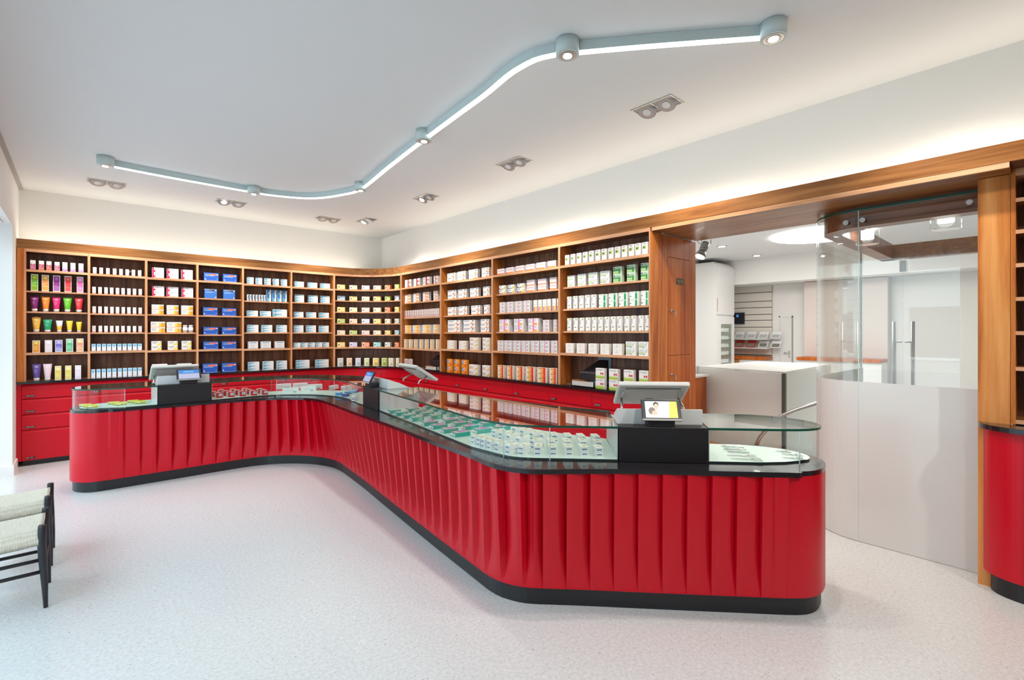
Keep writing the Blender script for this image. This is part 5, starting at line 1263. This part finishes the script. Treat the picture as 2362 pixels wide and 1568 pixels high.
# slatted display wall with brochure shelves and counter
XS = 13.15
ya, zt = onX(1692, 660, XS); yb, zb_ = onX(1780, 655, XS)
o = empty('slatted_display_wall', 'white slatted display wall with brochure shelves above a wooden counter', 'display wall', (XS, ya, 0), -PI/2)
wW = ya-yb
cr = mat('warm white slats', (.74, .70, .63), .6)
m = MB(); cr2 = PLASD; zz = [2.70, 2.52, 2.29, 2.13, 1.95, 1.80, 1.62, .9]
for a_, b_ in zip(zz, zz[1:]): m.box(0, 0, b_+.018, wW, .03, a_, cr)
m.box(0, .02, .9, wW, .035, 2.70, mat('slat groove', (.12, .11, .10), .7)); m.build('slat_panel', o)
rdm = flat((200, 50, 40)); 
for z in (1.10, 1.33):
    m = MB(); m.box(.0, -.28, z-.02, wW, .0, z, WHG); m.build('shelf', o)
    for k in range(4):
        m = MB(); x = .1+k*.30; M = Matrix.Translation((x+.12, -.14, z+.095)) @ Matrix.Rotation(math.radians(-40), 4, 'X'); m.box(-.11, -.004, -.11, .11, .004, .11, flat((235, 235, 235)) if (z > 1.2 or k not in (0, 1)) else rdm, 0, M); m.box(-.09, -.006, -.09, .09, -.005, .02, flat((180, 185, 185)) if z > 1.2 else flat((120, 120, 110)), 0, M); m.build('brochure_holder', o)
m = MB(); m.box(0, -.45, .80, wW+.02, -.001, .88, CHR); m.build('counter_top', o)
m = MB(); m.box(0, -.42, 0, .33, -.01, .798, FLW); m.box(.335, -.42, 0, wW, -.01, .798, WHG)
for z in (.25, .5, .65): m.box(.34, -.4225, z, wW-.4, -.4205, z+.006, PLASD)
m.build('base_drawers', o)
m = MB(); m.box(.03, -.06, 1.72, .30, -.002, 2.02, mat('dark monitor box', (.02, .02, .03), .25)); m.box(.10, -.062, 1.90, .16, -.0605, 1.97, SCRB)
q = m.build('wall_screen'); q.parent = None; q.location = (XS, ya, 0); q.rotation_euler = (0, 0, -PI/2); tag(q, 'small dark screen hanging on the slatted wall in the back room', 'screen')
# white door in the rear wall
y0_, z1_ = onX(1800, 731, 13.19); y1_, _ = onX(1826, 731, 13.19)
w_ = y0_-y1_
o = bpy.data.objects.new('door_1', None); C.objects.link(o); o.location = (13.19, y0_, 0); o.rotation_euler = (0, 0, -PI/2); struct(o)
gr_ = mat('door joint grey', (.35, .34, .33), .6)
m = MB(); m.box(.0, .0, 0, w_, .009, z1_-.01, mat('door white', (.80, .80, .79), .5)); m.build('leaf', o)
m = MB(); m.box(-.03, -.012, 0, -.004, .009, z1_+.02, WHITE); m.box(w_+.004, -.012, 0, w_+.03, .009, z1_+.02, gr_); m.box(-.03, -.012, z1_-.008, w_+.03, .009, z1_+.02, WHITE); m.build('door_frame', o)
m = MB(); m.tube([(w_-.05, -.0, .98), (w_-.05, -.05, .98), (w_-.16, -.05, .98)], .011, STEEL, 8); m.box(w_-.075, -.006, .86, w_-.03, 0, 1.04, STEEL); m.build('door_handle', o)
m = MB(); yy0, _ = onX(1855, 700, 12.9); m.box(12.9, yy0-1.6, .0, 13.1, yy0, 2.69, mat('rosy white plaster', (.74, .66, .62), .8)); struct(m.build('wall_rear_right'))
m = MB(); m.box(12.3, yy0-1.6, .86, 12.88, yy0-.02, .93, CHR); m.box(12.34, yy0-1.6, 0, 12.88, yy0-.04, .859, WHG)
tag(m.build('rear_desk'), 'white desk with a brown wooden top at the far right of the back room', 'desk')
# round ceiling lamp and small downlights
m = MB(); m.cyl((10.15, 2.85), .80, ZR-.03, ZR-.001, ROUNDM, 56); tag(m.build('round_ceiling_lamp'), 'large glowing round ceiling light in the back room', 'ceiling light')
for (u, v), w in (((1665, 568), 'left one above the tall cabinet'), ((1746, 589), 'right one before the bulkhead')):
    x, y = onz(u, v, ZR-.006); m = MB(); m.cyl((x, y), .10, ZR-.012, ZR-.001, SILV, 28); m.cyl((x, y), .07, ZR-.016, ZR-.0125, LAMPM, 28); tag(m.build('small_downlight'), 'small round downlight in the back room ceiling, %s' % w, 'ceiling light', 'small round downlights')
# stage style spotlight hanging at the beam
o = empty('hanging_spotlight', 'grey adjustable spotlight hanging just beyond the wooden beam', 'spotlight', (4.80, 2.42, 2.28))
def hsp(u, v, X=4.8): y, z = onX(u, v, X); return Vector((X-4.8, y-2.42, z-2.28))
p_a, p_b = hsp(1629, 560), hsp(1617, 600)
dv = (p_b-p_a).normalized(); dv = (dv+Vector((-.45, -.1, 0))).normalized()
m = MB(); m.tube([p_a, p_a+dv*.06, p_a+dv*.10], [.038, .040, .036], GREYM, 24); m.tube([p_a+dv*.10, p_a+dv*.135, p_a+dv*.165], [.036, .050, .056], GREYM, 24); m.build('housing', o)
m = MB(); m.tube([p_a+dv*.165, p_a+dv*.169], [.047, .047], LAMPM, 24); m.build('lens', o)
m = MB(); m.tube([p_a+Vector((0, .05, -.02)), p_a+Vector((0, .05, .08)), p_a+Vector((0, -.05, .08)), p_a+Vector((0, -.05, -.02))], .006, STEEL, 8); m.tube([p_a+Vector((0, 0, .08)), Vector((p_a.x, p_a.y, ZR-2.281))], .007, STEEL, 8); m.build('yoke', o)
m = MB(); m.tube([p_a+Vector((0, .09, .7)), p_a+Vector((0, .09, .02)), p_a+Vector((0, .04, -.02))], .004, GREYM, 6); m.build('cable', o)

# stair balustrade with white cap
o = empty('stair_balustrade', 'white balustrade with frosted glass panels round the stairwell', 'balustrade', (0, 0, 0))
B1, B2, B3, B4 = (5.42, 2.80), (5.29, 1.80), (6.25, 1.76), (7.0, 2.72)
m = MB(); m.prism([B1, B2, (7.05, 1.86), B4], 1.085, 1.10, WHG); m.build('cap', o)
def panel(a, b, z0, z1, th, mt, nm):
    dx_, dy_ = b[0]-a[0], b[1]-a[1]; l = math.hypot(dx_, dy_); nx_, ny_ = dy_/l*th, -dx_/l*th
    m = MB(); m.prism([a, b, (b[0]-nx_, b[1]-ny_), (a[0]-nx_, a[1]-ny_)], z0, z1, mt); return m.build(nm, o)
panel((5.425, 2.77), (5.30, 1.825), .02, 1.08, -.02, FROSTG, 'glass_panel')
panel((5.325, 1.815), (7.0, 1.87), .02, 1.08, -.02, FROSTG, 'glass_panel')
panel((5.44, 2.95), (5.41, 2.79), .0, 1.10, .05, WHG, 'end_post')
m = MB(); m.box(5.285, 1.795, 0, 5.325, 1.822, 1.083, mat('dark grey green seam', (.10, .11, .09), .4)); m.build('corner_seam', o)
def Pz(u, v, X): y, z = onX(u, v, X); return (X, y, z)
hr = [Pz(1745, 1027, 5.05), Pz(1752, 1010, 5.05), Pz(1775, 982, 5.06), Pz(1800, 960, 5.08), Pz(1835, 945, 5.14), Pz(1886, 929, 5.2), Pz(1990, 900, 5.3)]
m = MB(); m.tube(catmull3(hr) if 'catmull3' in globals() else hr, .018, STEEL, 12); tag(m.build('handrail'), 'curved brushed steel handrail rising in front of the frosted glass', 'handrail')
m = MB(); m.box(4.62, 1.40, .0, 5.27, 2.58, .012, FLW); tag(m.build('wooden_landing'), 'orange wooden landing at the head of the stairs beyond the counter', 'floor panel')
m = MB(); m.prism([(4.95, 2.55), (5.2, 2.55), (5.0, 1.45), (4.75, 1.45)], .0125, .30, FLW); tag(m.build('stair_stringer'), 'sloping pale wooden side of the stairs seen through the right glass case', 'stairs')
m = MB(); m.box(4.75, 2.62, 0, 5.30, 3.2, 1.0, CHR); m.box(4.72, 2.60, 1.0, 5.33, 3.2, 1.02, WHG); tag(m.build('side_cupboard'), 'low cupboard with open shelves just beyond the wooden pier', 'cupboard')

# ------------------------------------------------------------------ glass draught lobby
gp_ = [(4.16, .302)]+[(4.16, .302+.05*k) for k in range(1, 13)]
cxg, cyg, rg = 4.51, .93, .35
arc_ = [(cxg+rg*math.cos(PI-PI/2*k/16), cyg+rg*math.sin(PI-PI/2*k/16)) for k in range(17)]
path_f = [(4.16, .302), (4.16, .93)]; path_c = arc_; path_s = [arc_[-1], (5.85, 1.28)]
o = empty('glass_lobby', 'curved glass draught lobby with a white lower half, below the wooden ring beam', 'glass partition', (0, 0, 0))
def pane(path, z0, z1, mt, nm, th=.012): return MB().strip(path, z0, z1, mt, th, -1).build(nm, o)
LG = glass('lobby glass', (.97, .985, .98), 1.0, .05)
for path, nm in ((path_f, 'front_pane'), (path_c, 'curved_pane'), (path_s, 'side_pane')):
    pane(path, 1.146, 2.372, LG, nm); pane(path, .004, 1.145, FROST, 'white_panel', .012)
m = MB(); m.strip(path_f[:]+path_c[1:], 2.3725, 2.386, GEDGE, .016, -1); m.build('top_edge', o)
m = MB(); m.box(4.159, .927, .004, 4.1665, .932, 2.372, GEDGEB); m.build('seam', o)
m = MB(); m.box(5.845, 1.279, 1.146, 5.852, 1.293, 2.372, GEDGE); m.build('glass_edge', o)
for (u, v) in ((1950, 513), (1989, 507), (2236, 466)):
    y, z = onX(u, v, 4.15)
    if y > .93: x = cxg-math.sqrt(max(0, rg*rg-(y-cyg)**2))
    else: x = 4.16
    m = MB(); m.tube([(x-.014, y, z), (x-.002, y, z)], .017, STEEL, 20); m.tube([(x-.016, y, z), (x-.0145, y, z)], .012, CHROME, 20); m.tube([(x+.013, y, z), (x+.045, y, z)], .013, BLKM, 16); m.build('point_fixing', o)
# ring beam
rb_o = [(4.21, .302), (4.21, .93)]+[(cxg+.30*math.cos(PI-PI/2*k/14), .93+.30*math.sin(PI-PI/2*k/14)) for k in range(15)]+[(6.45, 1.23)]
rb_i = offset(rb_o, -.12)
m = MB(); m.prism(rb_o+rb_i[::-1], 2.262, 2.411, wood('ring beam wood', (.10, .03, .012), (.20, .065, .028), (.30, .11, .05), 'Y', .3)); m.prism([(6.33, .302), (6.45, .302), (6.45, 1.23), (6.33, 1.23)], 2.262, 2.411, CHX)
tag(m.build('ring_beam'), 'dark wooden ring beam rounding the top of the glass lobby', 'beam')
for (x, y, r, h_), w in (((4.84, 1.02, .079, .105), 'left one'), ((4.47, .495, .083, .115), 'right one')):
    o3 = empty('cylinder_lamp', 'clear glass cylinder lamp under the beam of the lobby, %s' % w, 'ceiling light', (x, y, 2.30-h_/2+.03), 0, 'glass cylinder lamps')
    m = MB(); m.cyl((0, 0), r, -h_/2, h_/2, GL, 28); m.build('glass_cylinder', o3)
    m = MB(); m.cyl((0, 0), r*.55, -h_*.10, h_*.48, LAMPM, 24); m.build('lamp', o3)
    m = MB(); m.cyl((0, 0), r*.9, -h_/2-.004, -h_/2-.001, CHROME, 24); m.cyl((0, 0), .02, h_/2+.001, h_/2+.10, STEEL, 12); m.build('base_ring', o3)
# glass door with pull bars
o = bpy.data.objects.new('door_2', None); C.objects.link(o); struct(o); o.location = (6.34, 1.03, 0)
dd = Vector((1.0, .16, 0)).normalized(); nn = Vector((-dd.y, dd.x, 0))
m = MB(); a_ = dd*-.06; b_ = dd*.85; m.prism([(a_.x, a_.y), (b_.x, b_.y), (b_.x+nn.x*.01, b_.y+nn.y*.01), (a_.x+nn.x*.01, a_.y+nn.y*.01)], .01, 2.25, LG); m.build('leaf', o)
for sg in (-1, 1):
    c_ = nn*(.075*sg); m = MB(); m.tube([(c_.x, c_.y, .55), (c_.x, c_.y, 1.61)], .017, STEEL, 12); m.tube([(c_.x, c_.y, 1.40), (nn.x*.01*sg, nn.y*.01*sg, 1.40)], .010, STEEL, 8); m.build('pull_bar', o)
for z in (2.12, .3):
    m = MB(); m.box(-.03, -.03, z, .05, .03, z+.12, CHROME, .004); m.build('hinge', o)

# ------------------------------------------------------------------ the street outside (seen only in reflections)
struct(MB().box(-20, -20, -.16, -1.4, 30, -.10, mat('pale street paving', (.42, .42, .42), .8)).build('ground'))
b = empty('building', 'pale plastered house across the street with rows of dark windows, mirrored in the glass', 'building', (-17, 0, 0))
m = MB(); m.box(-1, -20, -.1, 0, 30, 11, mat('pale facade plaster', (.62, .62, .60), .8)); m.build('facade', b)
for z in (.5, 4.0, 7.4):
    for k in range(14):
        y = -18+k*3.4; m = MB(); m.box(.002, y, z, .06, y+1.5, z+2.0, mat('facade window glass', (.10, .13, .16), .1)); m.box(.002, y-.08, z-.12, .09, y+1.58, z-.01, WHITE); m.build('window', b)
